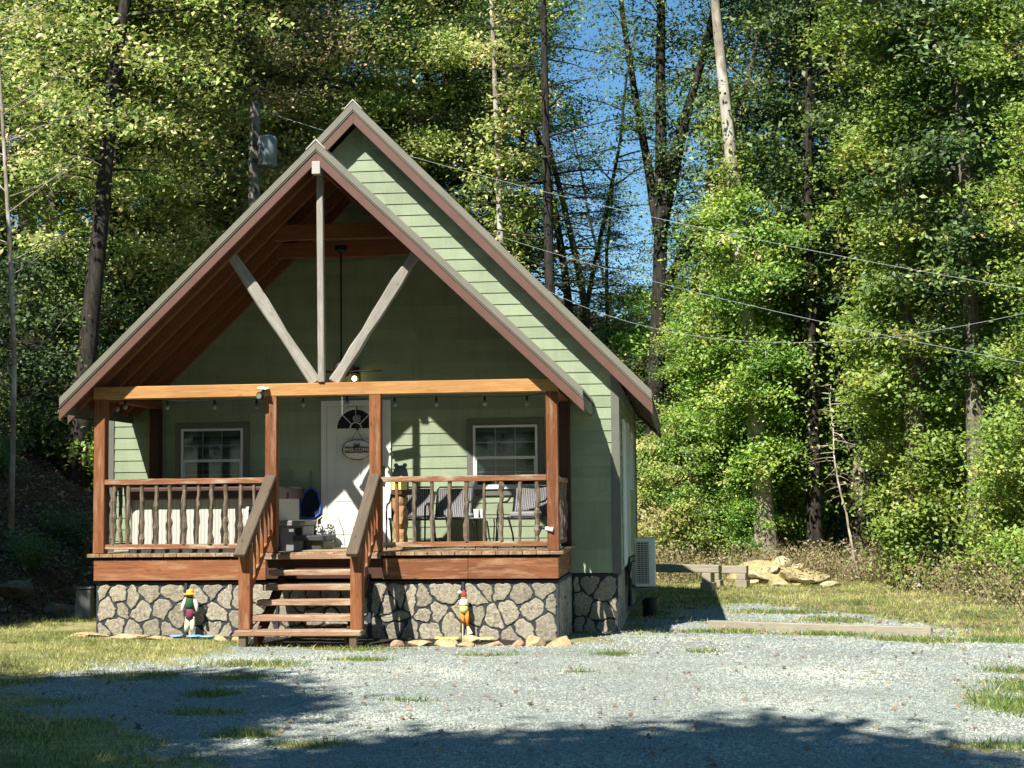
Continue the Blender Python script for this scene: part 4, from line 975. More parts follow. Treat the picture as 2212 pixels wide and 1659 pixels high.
def hand_pad(x, y, s, l):
    mb = MB(); rbox(mb, -.06, .07, -.06, .06, 0, .018, .03)
    for i in range(4): mb.bar((.06, -.045+.03*i, .01), (.15+.02*(i % 2), -.07+.045*i, .012), .022, .016)
    mb.v = [(a*s, b, c) for a, b, c in mb.v]; tag(mb.build('yellow_mat', M['yellow'], None, (x, y, H(x, y)+.03)), l, 'garden mat', 'yellow mats in the bed')
hand_pad(1.74, -.26, -1.35, 'flat yellow hand-shaped mat left of the leaning slab'); hand_pad(2.08, -.26, 1.0, 'flat yellow hand-shaped mat right of the leaning slab')
# utility pole with transformer
px_, py_ = -5.10, 14.7; gz = H(px_, py_)
pole = thing('utility_pole', 'grey wooden utility pole behind the roof on the left', 'utility pole', (px_, py_, gz))
MB().tube([(0, 0, -.3), (0, 0, 5), (.02, 0, 11.1-gz)], [.19, .16, .12], 12).build('shaft', M['b_grey'], pole, smooth=True)
tr = thing('transformer', 'light grey cylindrical transformer hanging on the utility pole', 'transformer', (px_+.36, py_-.10, 9.55))
MB().lathe([(.20, 0), (.22, .02), (.22, .66), (.20, .70), (.08, .74)], n=18).build('tank', M['steel'], tr, smooth=True)
MB().box(-.34, -.2, -.05, .05, .1, .2).box(-.34, -.2, -.05, .05, .5, .6).build('hanger', M['black'], tr)
MB().tube([(.0, 0, .72), (.0, 0, .90)], [.03, .02], 8).tube([(-.03, -.21, .35), (-.08, -.27, .40)], .02, 6).build('bushing', M['black'], tr)
def wire(a, b, sag, lab):
    a = Vector(a); b = Vector(b); pts = []
    for i in range(25):
        t = i/24; p = a.lerp(b, t); p.z -= sag*4*t*(1-t); pts.append(p)
    tag(MB().tube(pts, .0045, 5).build('power_line', M['wire'], None), lab, 'power line', 'power lines')
# ------------------------------------------------------------------ wires
def level(px, py, d):
    x, y = bearing(px, d); return (x, y, CAM.z+d*(1082.3-(px-1106)*.0109-py)/3300.)
wire(level(552, 235, 35.4), level(2420, 684, 24), .35, 'upper thin power line crossing above the house roof to the right')
wire(level(1000, 478, 37), level(2420, 838, 22), .25, 'lower power line descending to the right edge from behind the roof')
wire(level(1120, 590, 34), level(2420, 655, 20), 1.05, 'sagging power line that runs almost level at the right')

# ------------------------------------------------------------------ vegetation
def leafcloud(C, rs, size, up=.9, tilt=.55, aspect=.55, droop=.25):
    n = len(C); nr = rs.normal(0, tilt, (n, 3)); nr += np.array([-.13, -.42, 1.])*up; nr /= np.linalg.norm(nr, axis=1)[:, None]
    t = rs.normal(0, 1, (n, 3)); t[:, 2] -= droop; t -= nr*np.sum(t*nr, 1)[:, None]; t /= np.linalg.norm(t, axis=1)[:, None]
    b = np.cross(nr, t); l = size*rs.uniform(.6, 1.35, n)[:, None]; w = l*aspect
    V = np.stack([C-t*l*.5, C+b*w*.5-t*l*.05+nr*l*.06, C+t*l*.5-nr*l*.10, C-b*w*.5-t*l*.05+nr*l*.06], 1).reshape(-1, 3)
    return V
def quads(n): return np.arange(4*n, dtype=np.int32).reshape(n, 4)
def tree_meshes(name, seed, Ht, r0, prof, nb, ncl, nlf, lsize, sig=(.34, .16), rise=.35, cb=.15, wob_=.12, droop=.2, lean=(0, 0), forks=None, aspect=.55, up=.9, tilt=.55, bare=0, brs=.8, lat=.28):
    """returns (trunk+limbs mesh, crown mesh); prof: [(height fraction, crown radius)]"""
    r = random.Random(seed); rs = np.random.RandomState(seed); tb_ = MB(); K = 14
    def stem(p0, dirv, L, ra, rb, k=K, w=wob_, sides=9):
        pts = []; p = Vector(p0); d = Vector(dirv).normalized(); rad = []
        for i in range(k+1):
            t = i/k; pts.append(p.copy()); fl_ = 1+.6*math.exp(-t*L/.35) if p0[2] <= 0.01 and L > 4 else 1
            rad.append((ra+(rb-ra)*t**.9)*fl_)
            d = (d+Vector((r.gauss(0, w), r.gauss(0, w), r.gauss(0, w*.2)))*.35).normalized(); p = p+d*L/k
        tb_.tube(pts, rad, sides); return pts
    main = stem((0, 0, -.3), (lean[0], lean[1], 1), Ht, r0, r0*.22)
    stems = [(main, 0, Ht)]
    for (f, dx, dy, L) in (forks or []):
        i = int(f*K); pts = stem(main[i], (dx, dy, 1.0), L, r0*(1-.7*f)*.75, r0*.12, 10, wob_*1.6, 7); stems.append((pts, f*Ht, L))
    cen = []
    pr_h = [p[0] for p in prof]; pr_r = [p[1] for p in prof]
    for i in range(nb):
        pts, base, L = stems[0] if (len(stems) == 1 or r.random() < .4) else r.choice(stems)
        f = cb+(1-cb)*((i+r.random())/nb) if base == 0 else r.random()
        idx = min(len(pts)-2, int(f*(len(pts)-1))); q = pts[idx].lerp(pts[idx+1], f*(len(pts)-1)-idx if f*(len(pts)-1)-idx <= 1 else 1)
        hh = q.z/Ht; R_ = float(np.interp(hh, pr_h, pr_r))*r.uniform(.6, 1.12); az = r.uniform(0, 2*math.pi)
        if R_ < .15: continue
        d = Vector((math.cos(az), math.sin(az), rise+r.uniform(-.25, .25))); k = 5; P = [q.copy()]; p = q.copy()
        for j in range(k):
            d = (d+Vector((r.gauss(0, .14), r.gauss(0, .14), -droop*.35))).normalized(); p = p+d*R_/k; P.append(p.copy())
        br_ = (.012+.014*R_)*brs; tb_.tube(P, [br_*(1-.8*j/k) for j in range(k+1)], 5, cap=False)
        isb = r.random() < bare
        for j in range(ncl):
            t = (.25 if R_ < 1.5 else .35)+.7*(j+r.random())/ncl; t = min(t, .999); a = int(t*k); c = P[a].lerp(P[a+1], t*k-a)
            side = Vector((-d.y, d.x, r.uniform(-.2, .3))).normalized()*r.uniform(-1, 1)*R_*lat
            e = c+side
            if side.length > .15: tb_.tube([c, c+side*.5+Vector((0, 0, .03)), e], [br_*.35, br_*.25, .004], 3, cap=False)
            if not isb: cen.append((e.x, e.y, e.z, r.uniform(.6, 1.35)))
    cen = np.array(cen); reps = np.maximum(1, (nlf*cen[:, 3]).astype(int)); CC = np.repeat(cen[:, :3], reps, 0); S = np.repeat(cen[:, 3], reps)[:, None]
    off = rs.normal(0, 1, CC.shape)*np.array([sig[0], sig[0], sig[1]])*S; off[:, 2] -= .10*(off[:, 0]**2+off[:, 1]**2)/max(sig[0], .1)
    V = leafcloud(CC+off, rs, lsize, up=up, tilt=tilt, aspect=aspect)
    me_t = bpy.data.meshes.new(name+'_trunk'); me_t.from_pydata([tuple(v) for v in tb_.v], [], tb_.f); me_t.update(); me_t.shade_smooth()
    me_c = np_mesh(name+'_crown', V, quads(len(V)//4), None)
    for m_ in (me_t, me_c): m_.materials.append(M['b_grey'])
    return me_t, me_c
KINDS = {}
def kind(k, *a, **kw): KINDS[k] = tree_meshes(k, *a, **kw)
colp = [(0, .9), (.08, 1.5), (.3, 1.9), (.6, 2.1), (.85, 1.6), (1, .5)]
kind('col1', 11, 19, .22, colp, 105, 6, 100, .115, sig=(.30, .14), rise=.15, cb=.05, droop=.45, tilt=.5)
kind('col2', 12, 17, .20, colp, 100, 6, 95, .115, sig=(.30, .15), rise=.2, cb=.08, droop=.4, tilt=.5)
bro = [(0, .4), (.2, 2.2), (.5, 3.6), (.8, 3.0), (1, .8)]
kind('bro1', 21, 21, .26, bro, 80, 10, 72, .125, sig=(.42, .17), tilt=.55, bare=.12, rise=.35, cb=.2)
kind('bro2', 22, 19, .22, bro, 78, 10, 72, .125, sig=(.42, .16), tilt=.55, bare=.12, rise=.2, cb=.16, droop=.3)
kind('bro3', 23, 23, .30, bro, 78, 10, 70, .13, sig=(.45, .18), tilt=.55, rise=.4, cb=.3, bare=.1)
kind('spa1', 31, 22, .19, [(0, .3), (.3, 2.4), (.7, 3.4), (1, 1)], 50, 7, 34, .12, sig=(.38, .15), rise=.25, cb=.14, bare=.3)
kind('hem1', 41, 20, .24, [(0, .5), (.15, 3.2), (.5, 3.0), (1, .4)], 60, 10, 60, .11, sig=(.32, .07), rise=.0, cb=.14, aspect=.3, droop=.15, tilt=.25, bare=.22, lat=.3)
kind('und1', 51, 6.5, .07, [(0, .5), (.3, 1.8), (.7, 1.9), (1, .4)], 44, 7, 52, .12, sig=(.32, .14), rise=.3, cb=.12)
kind('und2', 52, 5.2, .055, [(0, .8), (.3, 1.5), (.7, 1.5), (1, .3)], 36, 7, 48, .12, sig=(.30, .15), rise=.4, cb=.08, bare=.15)
def shrub_meshes(seed, Hs, Rs, n, ls):
    r = random.Random(seed); rs = np.random.RandomState(seed); mb = MB(); cen = []
    for i in range(12):
        az = r.uniform(0, 6.28); L = Hs*r.uniform(.6, 1); d = Vector((math.cos(az)*Rs/Hs*.8, math.sin(az)*Rs/Hs*.8, 1)).normalized(); P = [Vector((0, 0, -.1))]
        for j in range(5): P.append(P[-1]+d*L/5); d = (d+Vector((r.gauss(0, .15), r.gauss(0, .15), -.05))).normalized()
        mb.tube(P, [.018, .015, .012, .009, .006, .003], 4, cap=False)
        for j in range(9): t = r.uniform(.15, 1)*4.99; a = int(t); c = P[a].lerp(P[a+1], t-a); cen.append((c.x+r.gauss(0, .16), c.y+r.gauss(0, .16), c.z+r.gauss(0, .1)))
    cen = np.repeat(np.array(cen), n//len(cen), 0); V = leafcloud(cen+rs.normal(0, 1, cen.shape)*[.20, .20, .13], rs, ls, tilt=.7)
    a = bpy.data.meshes.new('shrub_stems'); a.from_pydata([tuple(v) for v in mb.v], [], mb.f); a.update(); b = np_mesh('shrub_foliage', V, quads(len(V)//4), None)
    for m_ in (a, b): m_.materials.append(M['b_grey'])
    return a, b
KINDS['shr1'] = shrub_meshes(61, 2.0, 1.3, 5200, .095); KINDS['shr2'] = shrub_meshes(62, 1.5, 1.1, 3800, .085)
TCOUNT = {}
def plant(k, x, y, label, cat, leaf, bark, scale=1, rz=None, group=None, name='tree', dz=0, pn=('trunk', 'crown'), zs=None):
    t = thing(name, label, cat, (x, y, H(x, y)+dz), rnd.uniform(-.7, .7) if rz is None else rz, group)
    t.scale = (scale*(rnd.choice((-1, 1)) if rz is None else 1), scale, zs or scale)
    for me, nm, mt in zip(KINDS[k], pn, (bark, leaf)):
        o = bpy.data.objects.new(nm, me); COL.objects.link(o); o.parent = t; o.material_slots[0].link = 'OBJECT'; o.material_slots[0].material = M[mt]
    return t
def P(px, d, k, leaf, bark, label, scale=1, rz=None, name='broadleaf_tree', group=None, cat='tree', **kw):
    x, y = bearing(px, d)
    return plant(k, x, y, label, cat, leaf, bark, scale, rz, group, name, **kw)
# single trees one can tell apart -------------------------------------------------
def special(k, px, d, leaf, bark, label, name, mesh_args, mesh_kw, rz=0):
    KINDS[k] = tree_meshes(k, *mesh_args, **mesh_kw); return P(px, d, k, leaf, bark, label, 1, rz, name)
special('s_dark', 163, 33, 'l_olive', 'b_dark', 'big dark leaning trunk on the bank at the far left with yellow-green sprays', 'broadleaf_tree',
        (71, 18, .24, [(0, 0), (.2, 1.2), (.5, 3.2), (1, 3.0)], 46, 6, 60, .14), dict(cb=.3, lean=(.07, 0), wob_=.05, bare=.2, droop=.3))
special('s_sap', 22, 28, 'l_olive', 'b_pale', 'slender pale sapling with bare side twigs at the left edge', 'sapling',
        (72, 15, .055, [(0, .4), (.3, 2.2), (1, 1.4)], 46, 5, 9, .10), dict(cb=.15, rise=.55, bare=.55, wob_=.07, droop=-.05, lean=(-.01, 0), sig=(.25, .1), brs=.38))
special('s_sap2', 640, 42, 'l_brown', 'b_pale', 'pale mottled trunk rising just left of the main ridge', 'broadleaf_tree',
        (73, 21, .20, [(0, 0), (.3, 1.5), (.6, 3.5), (1, 2.5)], 46, 7, 52, .15), dict(cb=.32, wob_=.06))
special('s_mot', 1035, 44, 'l_green', 'b_mot', 'mottled brown and cream trunk right of the ridge, behind the roof slope', 'broadleaf_tree',
        (74, 21, .26, [(0, 0), (.4, 1.2), (.6, 2.6), (1, 2.8)], 34, 6, 50, .15), dict(cb=.42, wob_=.07, lean=(.03, 0)))
special('s_pale', 1100, 40, 'l_olive', 'b_pale', 'straight thin pale trunk with tufts of yellow-green leaves above the right roof slope', 'broadleaf_tree',
        (75, 21, .13, [(0, .5), (.4, 1.1), (.6, 1.4), (1, 1.3)], 34, 4, 60, .14), dict(cb=.22, wob_=.03, rise=.0))
special('s_hem', 1195, 38, 'l_needle', 'b_dark', 'dark straight hemlock with long bare horizontal boughs against the sky', 'hemlock_tree',
        (76, 19, .20, [(0, 1.6), (.3, 3.0), (.5, 2.2), (1, .5)], 40, 7, 26, .10), dict(cb=.25, wob_=.015, rise=.08, droop=.05, bare=.45, aspect=.35, sig=(.28, .07), tilt=.3))
special('s_fork', 1395, 42, 'l_dark_shade', 'b_dark', 'tall dark tree forking into several upright limbs against the blue sky', 'forked_tree',
        (85, 21, .30, [(0, 0), (.42, .9), (.6, 1.6), (1, 2.0)], 76, 5, 42, .12), dict(cb=.5, wob_=.05, lean=(.03, 0), forks=[(.38, .62, .1, 7), (.44, .17, -.1, 11), (.46, -.16, .1, 11), (.5, .34, .2, 9)], rise=.5))
special('s_syc', 1652, 39, 'l_green', 'b_pale', 'thick pale sycamore-like trunk bare at the top and wrapped in green leaves below', 'broadleaf_tree',
        (78, 20, .30, [(0, .2), (.12, .7), (.2, 1.5), (.35, 1.7), (.44, 1.9), (.49, .1), (.8, .1), (1, 2)], 100, 6, 100, .115), dict(cb=.15, wob_=.03, lean=(-.05, 0), droop=.45, rise=.1, tilt=.5, sig=(.29, .14)))
special('s_dk2', 1752, 39.5, 'l_dark_shade', 'b_dark', 'dark bare trunk standing behind the rock pile', 'broadleaf_tree',
        (79, 19, .21, [(0, 0), (.35, .2), (.5, 2.0), (1, 2.4)], 30, 6, 44, .15), dict(cb=.4, wob_=.02))
special('s_thin', 1630, 38.8, 'l_green', 'b_pale', 'thin pale trunk low at the wood edge with a bright leaf tuft halfway up', 'sapling',
        (80, 12, .085, [(0, .1), (.33, .3), (.42, 1.5), (.7, 1.3), (1, .4)], 36, 4, 48, .13), dict(cb=.36, wob_=.03))
special('s_ivy', 1983, 34.5, 'l_green', 'b_grey', 'stout trunk clad in ivy from its foot at the right wood edge', 'ivy_clad_tree',
        (81, 20, .30, [(0, .45), (.06, .5), (.10, 1.3), (.26, 1.75), (.34, 1.1), (.42, 1.7), (.5, 1.1), (.62, 2.0), (1, 1.4)], 125, 6, 100, .115), dict(cb=.03, wob_=.02, droop=.4, rise=.15, tilt=.5, sig=(.29, .13)))
special('s_r2', 2105, 33.5, 'l_dark_shade', 'b_grey', 'grey trunk with a bare foot near the right edge', 'broadleaf_tree',
        (82, 19, .24, [(0, .1), (.2, .2), (.3, 1.8), (1, 2.3)], 60, 6, 56, .145), dict(cb=.24, wob_=.03))
special('s_dead', 1850, 38.2, 'l_olive', 'b_pale', 'small dead tree with bare pale drooping branches in front of the dark wood gap', 'dead_tree',
        (83, 5.6, .04, [(0, 0), (.4, .6), (.65, 1.5), (1, 1.0)], 30, 5, 3, .10), dict(cb=.4, wob_=.3, rise=.1, droop=.35, bare=.9, brs=.5, lat=.4))
# repeats: front edge of the wood on the right ------------------------------------
def spot(px):
    return ('at the far left edge' if px < 60 else 'above the shaded bank at the left' if px < 330 else 'behind the left roof slope' if px < 620 else 'behind the ridge of the house' if px < 900 else 'above the right roof slope' if px < 1150
            else 'beside the sky gap' if px < 1480 else 'above the timber benches' if px < 1680 else 'above the rock pile' if px < 1850 else 'right of the rock pile' if px < 2040 else 'at the right edge')
USED = {}
def lab(base, px, d):
    dd = 'front row' if d < 40 else 'second row' if d < 52 else 'deep in the wood'
    s = '%s %s, %s' % (base, spot(px), dd); return s
groups = [
 # px, d, kind, leaf, scale
 (1500, 45, 'und1', 'l_green', 1.25), (1560, 41, 'col2', 'l_green', .60), (1600, 39, 'col1', 'l_green', .48), (1845, 42, 'bro2', 'l_dark_shade', .95), (2175, 33, 'col1', 'l_green', .62), (2240, 31, 'col2', 'l_green', .85),
 (1740, 44, 'bro1', 'l_dark_shade', .95), (1700, 41, 'col1', 'l_green', .55), (1790, 48, 'bro3', 'l_dark_shade', 1.0), (1900, 47, 'bro1', 'l_dark_shade', .95), (2010, 37.5, 'col2', 'l_green', 1.05), (2090, 43, 'bro2', 'l_dark_shade', .95), (2150, 38, 'col1', 'l_dark_shade', .9), (2210, 40, 'bro1', 'l_green', .85), (2290, 40, 'bro3', 'l_dark_shade', 1.0),
 (1980, 52, 'bro3', 'l_dark_shade', 1.0), (1480, 56, 'spa1', 'l_green', .8), (1330, 55, 'hem1', 'l_needle', .62), (1255, 45, 'spa1', 'l_dark_shade', .95), (1490, 50, 'spa1', 'l_green', 1.0), (1310, 47, 'spa1', 'l_green', .9), (1225, 52, 'spa1', 'l_dark_shade', .8), (1375, 60, 'spa1', 'l_dark_shade', .7), (1260, 62, 'und1', 'l_dark_shade', 1.3), (1410, 64, 'und1', 'l_dark_shade', 1.4),
 (1145, 47, 'hem1', 'l_dark_shade', 1.0), (985, 45, 'bro2', 'l_dark_shade', .95), (920, 48, 'bro1', 'l_green', 1.0), (1010, 58, 'bro3', 'l_dark_shade', 1.15), (840, 43, 'bro2', 'l_olive', .9), (760, 50, 'bro1', 'l_brown', 1.05),
 (700, 44, 'bro3', 'l_olive', 1.0), (590, 46, 'bro1', 'l_brown', 1.0), (520, 42, 'bro2', 'l_olive', .95), (450, 41, 'bro3', 'l_brown', .9), (390, 45, 'bro1', 'l_olive', 1.0), (330, 38, 'bro2', 'l_olive', .9), (255, 43, 'bro3', 'l_dark_shade', .95),
 (230, 36, 'bro1', 'l_olive', .85), (110, 38, 'bro2', 'l_green', .9), (640, 56, 'bro3', 'l_dark_shade', 1.2), (300, 54, 'bro3', 'l_olive', 1.1), (140, 50, 'bro1', 'l_dark_shade', 1.1), (-10, 48, 'bro2', 'l_dark_shade', 1.1),
 (1720, 62, 'bro1', 'l_dark_shade', 1.2), (1830, 60, 'hem1', 'l_dark_shade', 1.1), (2220, 58, 'bro1', 'l_dark_shade', 1.2), (1080, 66, 'bro1', 'l_dark_shade', 1.1), (560, 70, 'bro3', 'l_dark_shade', 1.3), (380, 68, 'bro2', 'l_dark_shade', 1.3), (220, 62, 'bro1', 'l_dark_shade', 1.3), (50, 60, 'bro3', 'l_dark_shade', 1.3),
]
wn = {'l_green': 'fresh green', 'l_dark_shade': 'dark green', 'l_olive': 'yellow-green', 'l_brown': 'browning autumn', 'l_needle': 'dark needled'}
kn = {'col': 'narrow leafy', 'bro': 'broad-crowned', 'hem': 'flat-boughed', 'spa': 'sparse', 'und': 'low'}
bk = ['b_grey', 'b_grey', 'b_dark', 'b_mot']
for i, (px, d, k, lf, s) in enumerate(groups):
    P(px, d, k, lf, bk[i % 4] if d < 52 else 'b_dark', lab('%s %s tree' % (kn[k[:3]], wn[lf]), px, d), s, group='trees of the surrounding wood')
# understorey
und = [(1385, 38.5, 'shr1', 'l_olive', 1.2), (1440, 39.5, 'und2', 'l_olive', .75), (1475, 39, 'und1', 'l_green', .66), (1520, 41, 'shr1', 'l_green', 1.3), (1570, 40.5, 'und1', 'l_green', .82), (1640, 41.5, 'shr1', 'l_olive', 1.2), (1710, 42, 'und1', 'l_olive', .6), (1690, 40.5, 'und1', 'l_green', .8),
        (2180, 31.5, 'shr1', 'l_green', 1.2), (2230, 29.5, 'shr1', 'l_green', 1.1), (1410, 44, 'und1', 'l_dark_shade', .9), (1350, 48, 'und1', 'l_green', 1.1), (1290, 52, 'und2', 'l_dark_shade', 1.3), (1500, 46, 'und2', 'l_dark_shade', 1.1), (1660, 45, 'und2', 'l_dark_shade', 1.0), (1800, 43, 'und2', 'l_dark_shade', .9),
       (60, 26.5, 'shr2', 'l_dark_shade', .5), (150, 29, 'shr2', 'l_dark_shade', .5), (-10, 30.5, 'shr1', 'l_dark_shade', .6), (240, 33, 'shr1', 'l_green', 1.1), (300, 36, 'und2', 'l_green', .9), (20, 33, 'und2', 'l_dark_shade', .8), (200, 36, 'und1', 'l_dark_shade', .8), (380, 38, 'und1', 'l_olive', 1.0), (110, 34, 'und2', 'l_dark_shade', .9), (460, 42, 'und1', 'l_olive', 1.2), (350, 32.5, 'shr1', 'l_green', 1.2)]
for i, (px, d, k, lf, s) in enumerate(und):
    sh = k.startswith('shr')
    low = 'on the shaded bank' if px < 330 and d < 33 else spot(px)
    P(px, d, k, lf, 'b_grey', '%s %s %s, %s' % (wn[lf], 'shrub' if sh else 'understorey tree', low, 'nearest' if d < 32 else 'at the wood edge' if d < 39 else 'inside the wood'), s, name='shrub' if sh else 'understorey_tree', group='undergrowth of the wood', cat='shrub' if sh else 'tree', pn=('stems', 'foliage') if sh else ('trunk', 'crown'))
# trees left of and behind the viewer, whose shade falls on the bank and the gravel
KINDS['shade'] = tree_meshes('shade', 91, 13, .22, [(0, 0), (.35, 2.0), (.6, 3.3), (.85, 3.0), (1, 1.6)], 80, 8, 95, .24, cb=.3, sig=(.45, .3))
for x, y, s, zs_, l in ((.8, -21.2, .98, 1.12, 'leafy tree close on the left behind the viewer'), (-2.0, -22.0, .98, 1.1, 'leafy tree two steps further left behind the viewer'), (3.6, -24.0, .95, 1.05, 'leafy tree right behind the viewer'),
                       (-4.7, -16.0, .72, 1.0, 'leafy tree beside the drive, left of the viewer'), (-7.4, -15.9, .72, 1.0, 'leafy tree further left beside the drive'), (-10.5, -4.2, 1.0, 1.15, 'leafy tree on the bank outside the left of the view'), (-12.6, -1.0, 1.0, .85, 'low leafy tree above it on the bank'), (-9.6, -8.5, .85, .9, 'leafy tree at the foot of the bank by the drive')):
    plant('shade', x, y, l, 'tree', 'l_green', 'b_grey', s, None, 'trees beside the drive', 'broadleaf_tree', zs=zs_)

# unseen trees added behind the viewer to keep low sky light off the porch
for i in range(26):
    a = R(120+i*10.5+rnd.uniform(-3, 3)); dd = rnd.uniform(30, 36) if (i % 2) else rnd.uniform(40, 48)
    x = CAM.x+dd*math.cos(a); y = CAM.y+dd*math.sin(a)
    if y > -22 and x > -13 and x < 15: continue
    if y < -24: y -= 6
    plant(['bro1', 'bro2', 'bro3'][i % 3], x, y, 'unseen leafy tree added behind the viewer to block low sky light', 'tree', 'l_green', 'b_grey', 1.0, None, 'added sky-blocking trees behind the viewer', 'broadleaf_tree')

for i in range(15):  # closer unseen row, added to darken the porch by hiding more sky
    plant(['bro1', 'bro2', 'bro3'][i % 3], -26+4.2*i+rnd.uniform(-1, 1), -37+rnd.uniform(-1.5, 1), 'tall unseen leafy tree added in a near row behind the viewer to block sky light', 'tree', 'l_green', 'b_grey', 1.12, None, 'near row of added sky-blocking trees', 'broadleaf_tree')
# ------------------------------------------------------------------ ground cover
rs = np.random.RandomState(5)
def stuff(name, V, F, mat, label, cat):
    o = link(name, np_mesh(name, V, F, mat), None); tag(o, label, cat, None, 'stuff'); return o
def scatter(n, x0, x1, y0, y1, dens):
    X = rs.uniform(x0, x1, n); Y = rs.uniform(y0, y1, n); k = rs.rand(n) < dens(X, Y); return X[k], Y[k]
def blades(X, Y, h, w, lean=.5):
    n = len(X); Z = hz(X, Y); az = rs.uniform(0, 6.28, n); hh = h*rs.uniform(.4, 1.3, n); lx, ly = rs.normal(0, lean, n)*hh, rs.normal(0, lean, n)*hh
    wx, wy = np.cos(az)*w/2, np.sin(az)*w/2; B = np.stack([X, Y, Z-.005], 1)
    V = np.stack([B-np.stack([wx, wy, 0*wx], 1), B+np.stack([wx, wy, 0*wx], 1), B+np.stack([lx*.52+wx*.6, ly*.52+wy*.6, hh*.55], 1), B+np.stack([lx, ly, hh], 1)], 1).reshape(-1, 3)
    return V, quads(n)
def clump(X, Y, f=1.): return np.clip(.5+.5*np.sin(X*2.1*f+1.3*np.sin(Y*1.7*f))*np.sin(Y*2.6*f+.7*X*f)+.25*np.sin(7*X*f+5*Y*f), 0, 1)
def lawn(X, Y):
    g, l, b = cover(X, Y); house = (np.abs(X) < 3.9) & (Y > .1) & (Y < 10.6)
    return np.clip(1-g-.9*l-b, 0, 1)*(~house)*(.35+.65*clump(X, Y))
X, Y = scatter(150000, -7.5, 1.5, -9.8, 5, lawn); V, F = blades(X, Y, .052, .009); stuff('lawn_grass', V, F, M['grass'], 'short sunlit and shaded grass left of the porch', 'grass')
X, Y = scatter(120000, 3.7, 12, -6, 19, lambda a, b: lawn(a, b)*.8); V, F = blades(X, Y, .075, .013); stuff('verge_grass', V, F, M['grass'], 'dry yellow-green grass along the wood edge on the right', 'grass')
def patchd(X, Y):
    d = np.zeros(X.shape)
    for px, py, rx, ry in PATCH: d = np.maximum(d, np.clip(1.25-np.hypot((X-px)/rx, (Y-py)/ry)-wob(X*2, Y*2)*.6, 0, 1))
    return d
X, Y = scatter(260000, -.8, 9, -9, 8.2, lambda a, b: patchd(a, b)*.9); V, F = blades(X, Y, .055, .009); stuff('gravel_weeds', V, F, M['grassg'], 'green grass tufts growing through the gravel', 'grass')
X, Y = scatter(60000, -1.8, 9.5, -9.5, 8, lambda a, b: .02+.5*np.clip(clump(a+2, b+1, .9)-.55, 0, 1)*(cover(a, b)[0] > .4)); V, F = blades(X, Y, .04, .008); stuff('sparse_weeds', V, F, M['grass'], 'sparse single weeds scattered through the gravel', 'weeds')
# loose stones on the gravel
def stones(n, x0, x1, y0, y1, smin, smax):
    X, Y = scatter(n, x0, x1, y0, y1, lambda a, b: np.clip(cover(a, b)[0]*1.3-.2, 0, 1)*(.35+.65*clump(a+1, b, .45))); n = len(X)
    s = rs.uniform(smin, smax, n)[:, None, None]*rs.uniform(.7, 1.3, (n, 1, 3)); base = np.array([[1, 0, 0], [0, 1, 0], [-1, 0, 0], [0, -1, 0], [0, 0, 1.]])[None]
    a = rs.uniform(0, 6.28, n); ca, sa = np.cos(a), np.sin(a); P_ = base*s+rs.normal(0, .18, (n, 5, 3))*s
    Q = np.stack([P_[..., 0]*ca[:, None]-P_[..., 1]*sa[:, None]+X[:, None], P_[..., 0]*sa[:, None]+P_[..., 1]*ca[:, None]+Y[:, None], P_[..., 2]*.8+hz(X, Y)[:, None]], -1)
    f = np.array([[0, 1, 4], [1, 2, 4], [2, 3, 4], [3, 0, 4]]); F = (np.arange(n)[:, None, None]*5+f[None]).reshape(-1, 3); return Q.reshape(-1, 3), F
V1, F1 = stones(150000, -2.6, 10.5, -10.3, -2, .007, .015); V2, F2 = stones(60000, -1.8, 10, -2, 9.5, .010, .020)
stuff('gravel', np.concatenate([V1, V2]), np.concatenate([F1, F2+len(V1)]), M['gravel'], 'pale blue-grey crushed stone gravel of the drive', 'gravel')
# mulch bits in the bed
# fallen leaves
def flat_leaves(X, Y, size, lift=.012, tilt=.25):
    C = np.stack([X, Y, hz(X, Y)+lift+rs.uniform(0, .012, len(X))], 1); V = leafcloud(C, rs, size, up=1., tilt=tilt, aspect=.7, droop=0); return V, quads(len(X))
X, Y = scatter(1500, -2, 10, -10, 9, lambda a, b: .25+.75*clump(a+3, b-2, .6)); V, F = flat_leaves(X, Y, .055); stuff('fallen_leaves', V, F, M['litter'], 'scattered fallen brown leaves on the gravel and grass', 'leaves')
X, Y = scatter(5000, 4, 12, 1, 18, lambda a, b: np.clip(1-cover(a, b)[0], 0, 1)*.8); V, F = flat_leaves(X, Y, .075); stuff('fallen_leaves', V, F, M['litter'], 'tan fallen leaves strewn over the right verge', 'leaves')
X, Y = scatter(60000, -16, -4.2, -3, 24, lambda a, b: np.clip((-(a+4.5)+.10*(b-2))/.6, 0, 1)*(.25+.75*clump(a, b, .8))); V, F = flat_leaves(X, Y, .085, .02, .45); stuff('leaf_litter', V, F, M['litter'], 'brown leaf litter covering the shaded bank at the left', 'leaf litter')
X, Y = scatter(30000, -16, -4.3, -2, 20, lambda a, b: np.clip((-(a+4.4)+.10*(b-2))/.6, 0, 1)*np.clip(clump(a+5, b+3, .7)-.35, 0, 1)*1.5)
n_ = len(X); C = np.stack([X, Y, hz(X, Y)+rs.uniform(.02, .35, n_)], 1); stuff('bank_undergrowth', leafcloud(C, rs, .085), quads(n_), M['l_dark_shade'], 'low green plants growing through the leaf litter of the bank', 'undergrowth')
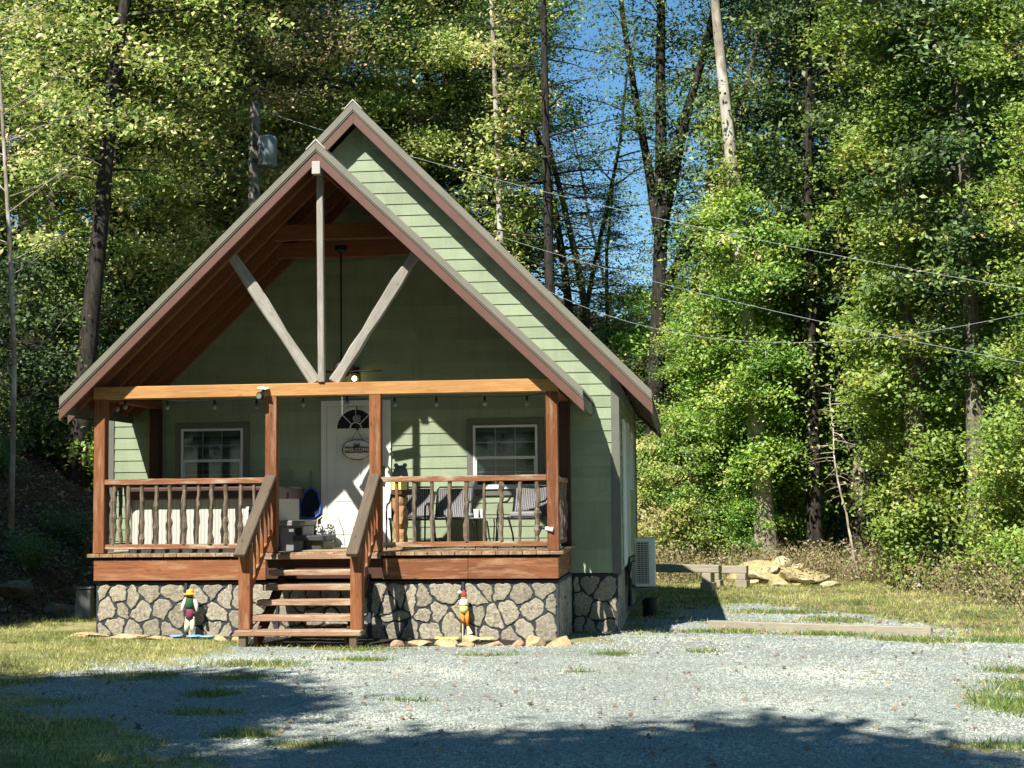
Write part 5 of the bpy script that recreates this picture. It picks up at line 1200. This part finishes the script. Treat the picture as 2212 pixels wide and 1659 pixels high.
# dry weeds at the foot of the wood on the right
def weedd(X, Y):
    e = Y-(17.6-.0*X)+.5*np.sin(X*1.9)+.35*np.sin(X*4.3+1); a = np.exp(-((e-.9)/1.3)**2)*(X > 2.5)
    e2 = X-(10.25-.10*(Y-10))+.4*np.sin(Y*1.5); b = np.exp(-((e2-.5)/.8)**2)*(Y > 3)*(Y < 18); return np.clip(a*(.6+.6*clump(X, Y, .7))+.8*b*(.3+.7*clump(X, Y, .8)), 0, 1)
X, Y = scatter(150000, 2, 12.5, 3, 22, weedd); V1, F1 = blades(X[:3500], Y[:3500], .8, .010, .3); n_ = len(X); hh = rs.beta(1.3, 1.6, n_)*1.0*(.5+.6*clump(X, Y, 1.3))
C = np.stack([X+rs.normal(0, .05, n_), Y, hz(X, Y)+hh], 1); V2 = leafcloud(C, rs, .075, tilt=.8); stuff('dry_weeds', np.concatenate([V1, V2]), np.concatenate([F1, quads(n_)+len(V1)]), M['weed'], 'tangle of dry tan and green weeds along the foot of the wood', 'weeds')

# ------------------------------------------------------------------ light
w = bpy.data.worlds.new('World'); sc.world = w; w.use_nodes = True; nt = w.node_tree; nt.nodes.clear(); N = NT(nt)
SD = Vector((-.381, -1, 1.22)).normalized(); EL = math.asin(SD.z)
sky = N.n('ShaderNodeTexSky'); sky.sky_type = 'NISHITA'; sky.sun_disc = False; sky.sun_elevation = EL; sky.sun_rotation = math.atan2(SD.x, SD.y)
sky.air_density = 1.; sky.dust_density = .0; sky.ozone_density = 3.; sky.altitude = 300
bg = N.n('ShaderNodeBackground', i_Strength=.05); hs = N.n('ShaderNodeHueSaturation', i_Hue=.492, i_Saturation=1.2, i_Value=1.5); N.ln(sky.outputs[0], hs.inputs['Color']); N.ln(hs.outputs[0], bg.inputs[0]); o = N.n('ShaderNodeOutputWorld'); N.ln(bg.outputs[0], o.inputs[0])
ld = bpy.data.lights.new('sun', 'SUN'); ld.energy = 5.0; ld.angle = R(.53); ld.color = (1., .95, .86); lo = bpy.data.objects.new('sun', ld); COL.objects.link(lo); lo.location = (-8, -20, 30)
lo.rotation_euler = SD.to_track_quat('Z', 'Y').to_euler()
sc.view_settings.view_transform = 'Standard'; sc.view_settings.look = 'None'; sc.view_settings.exposure = 1.0; sc.view_settings.gamma = 1
sc.render.engine = 'CYCLES'; sc.cycles.use_adaptive_sampling = True; sc.cycles.adaptive_threshold = .02; sc.cycles.max_bounces = 4; sc.cycles.diffuse_bounces = 2; sc.cycles.transmission_bounces = 2; sc.cycles.transparent_max_bounces = 4; sc.cycles.glossy_bounces = 2
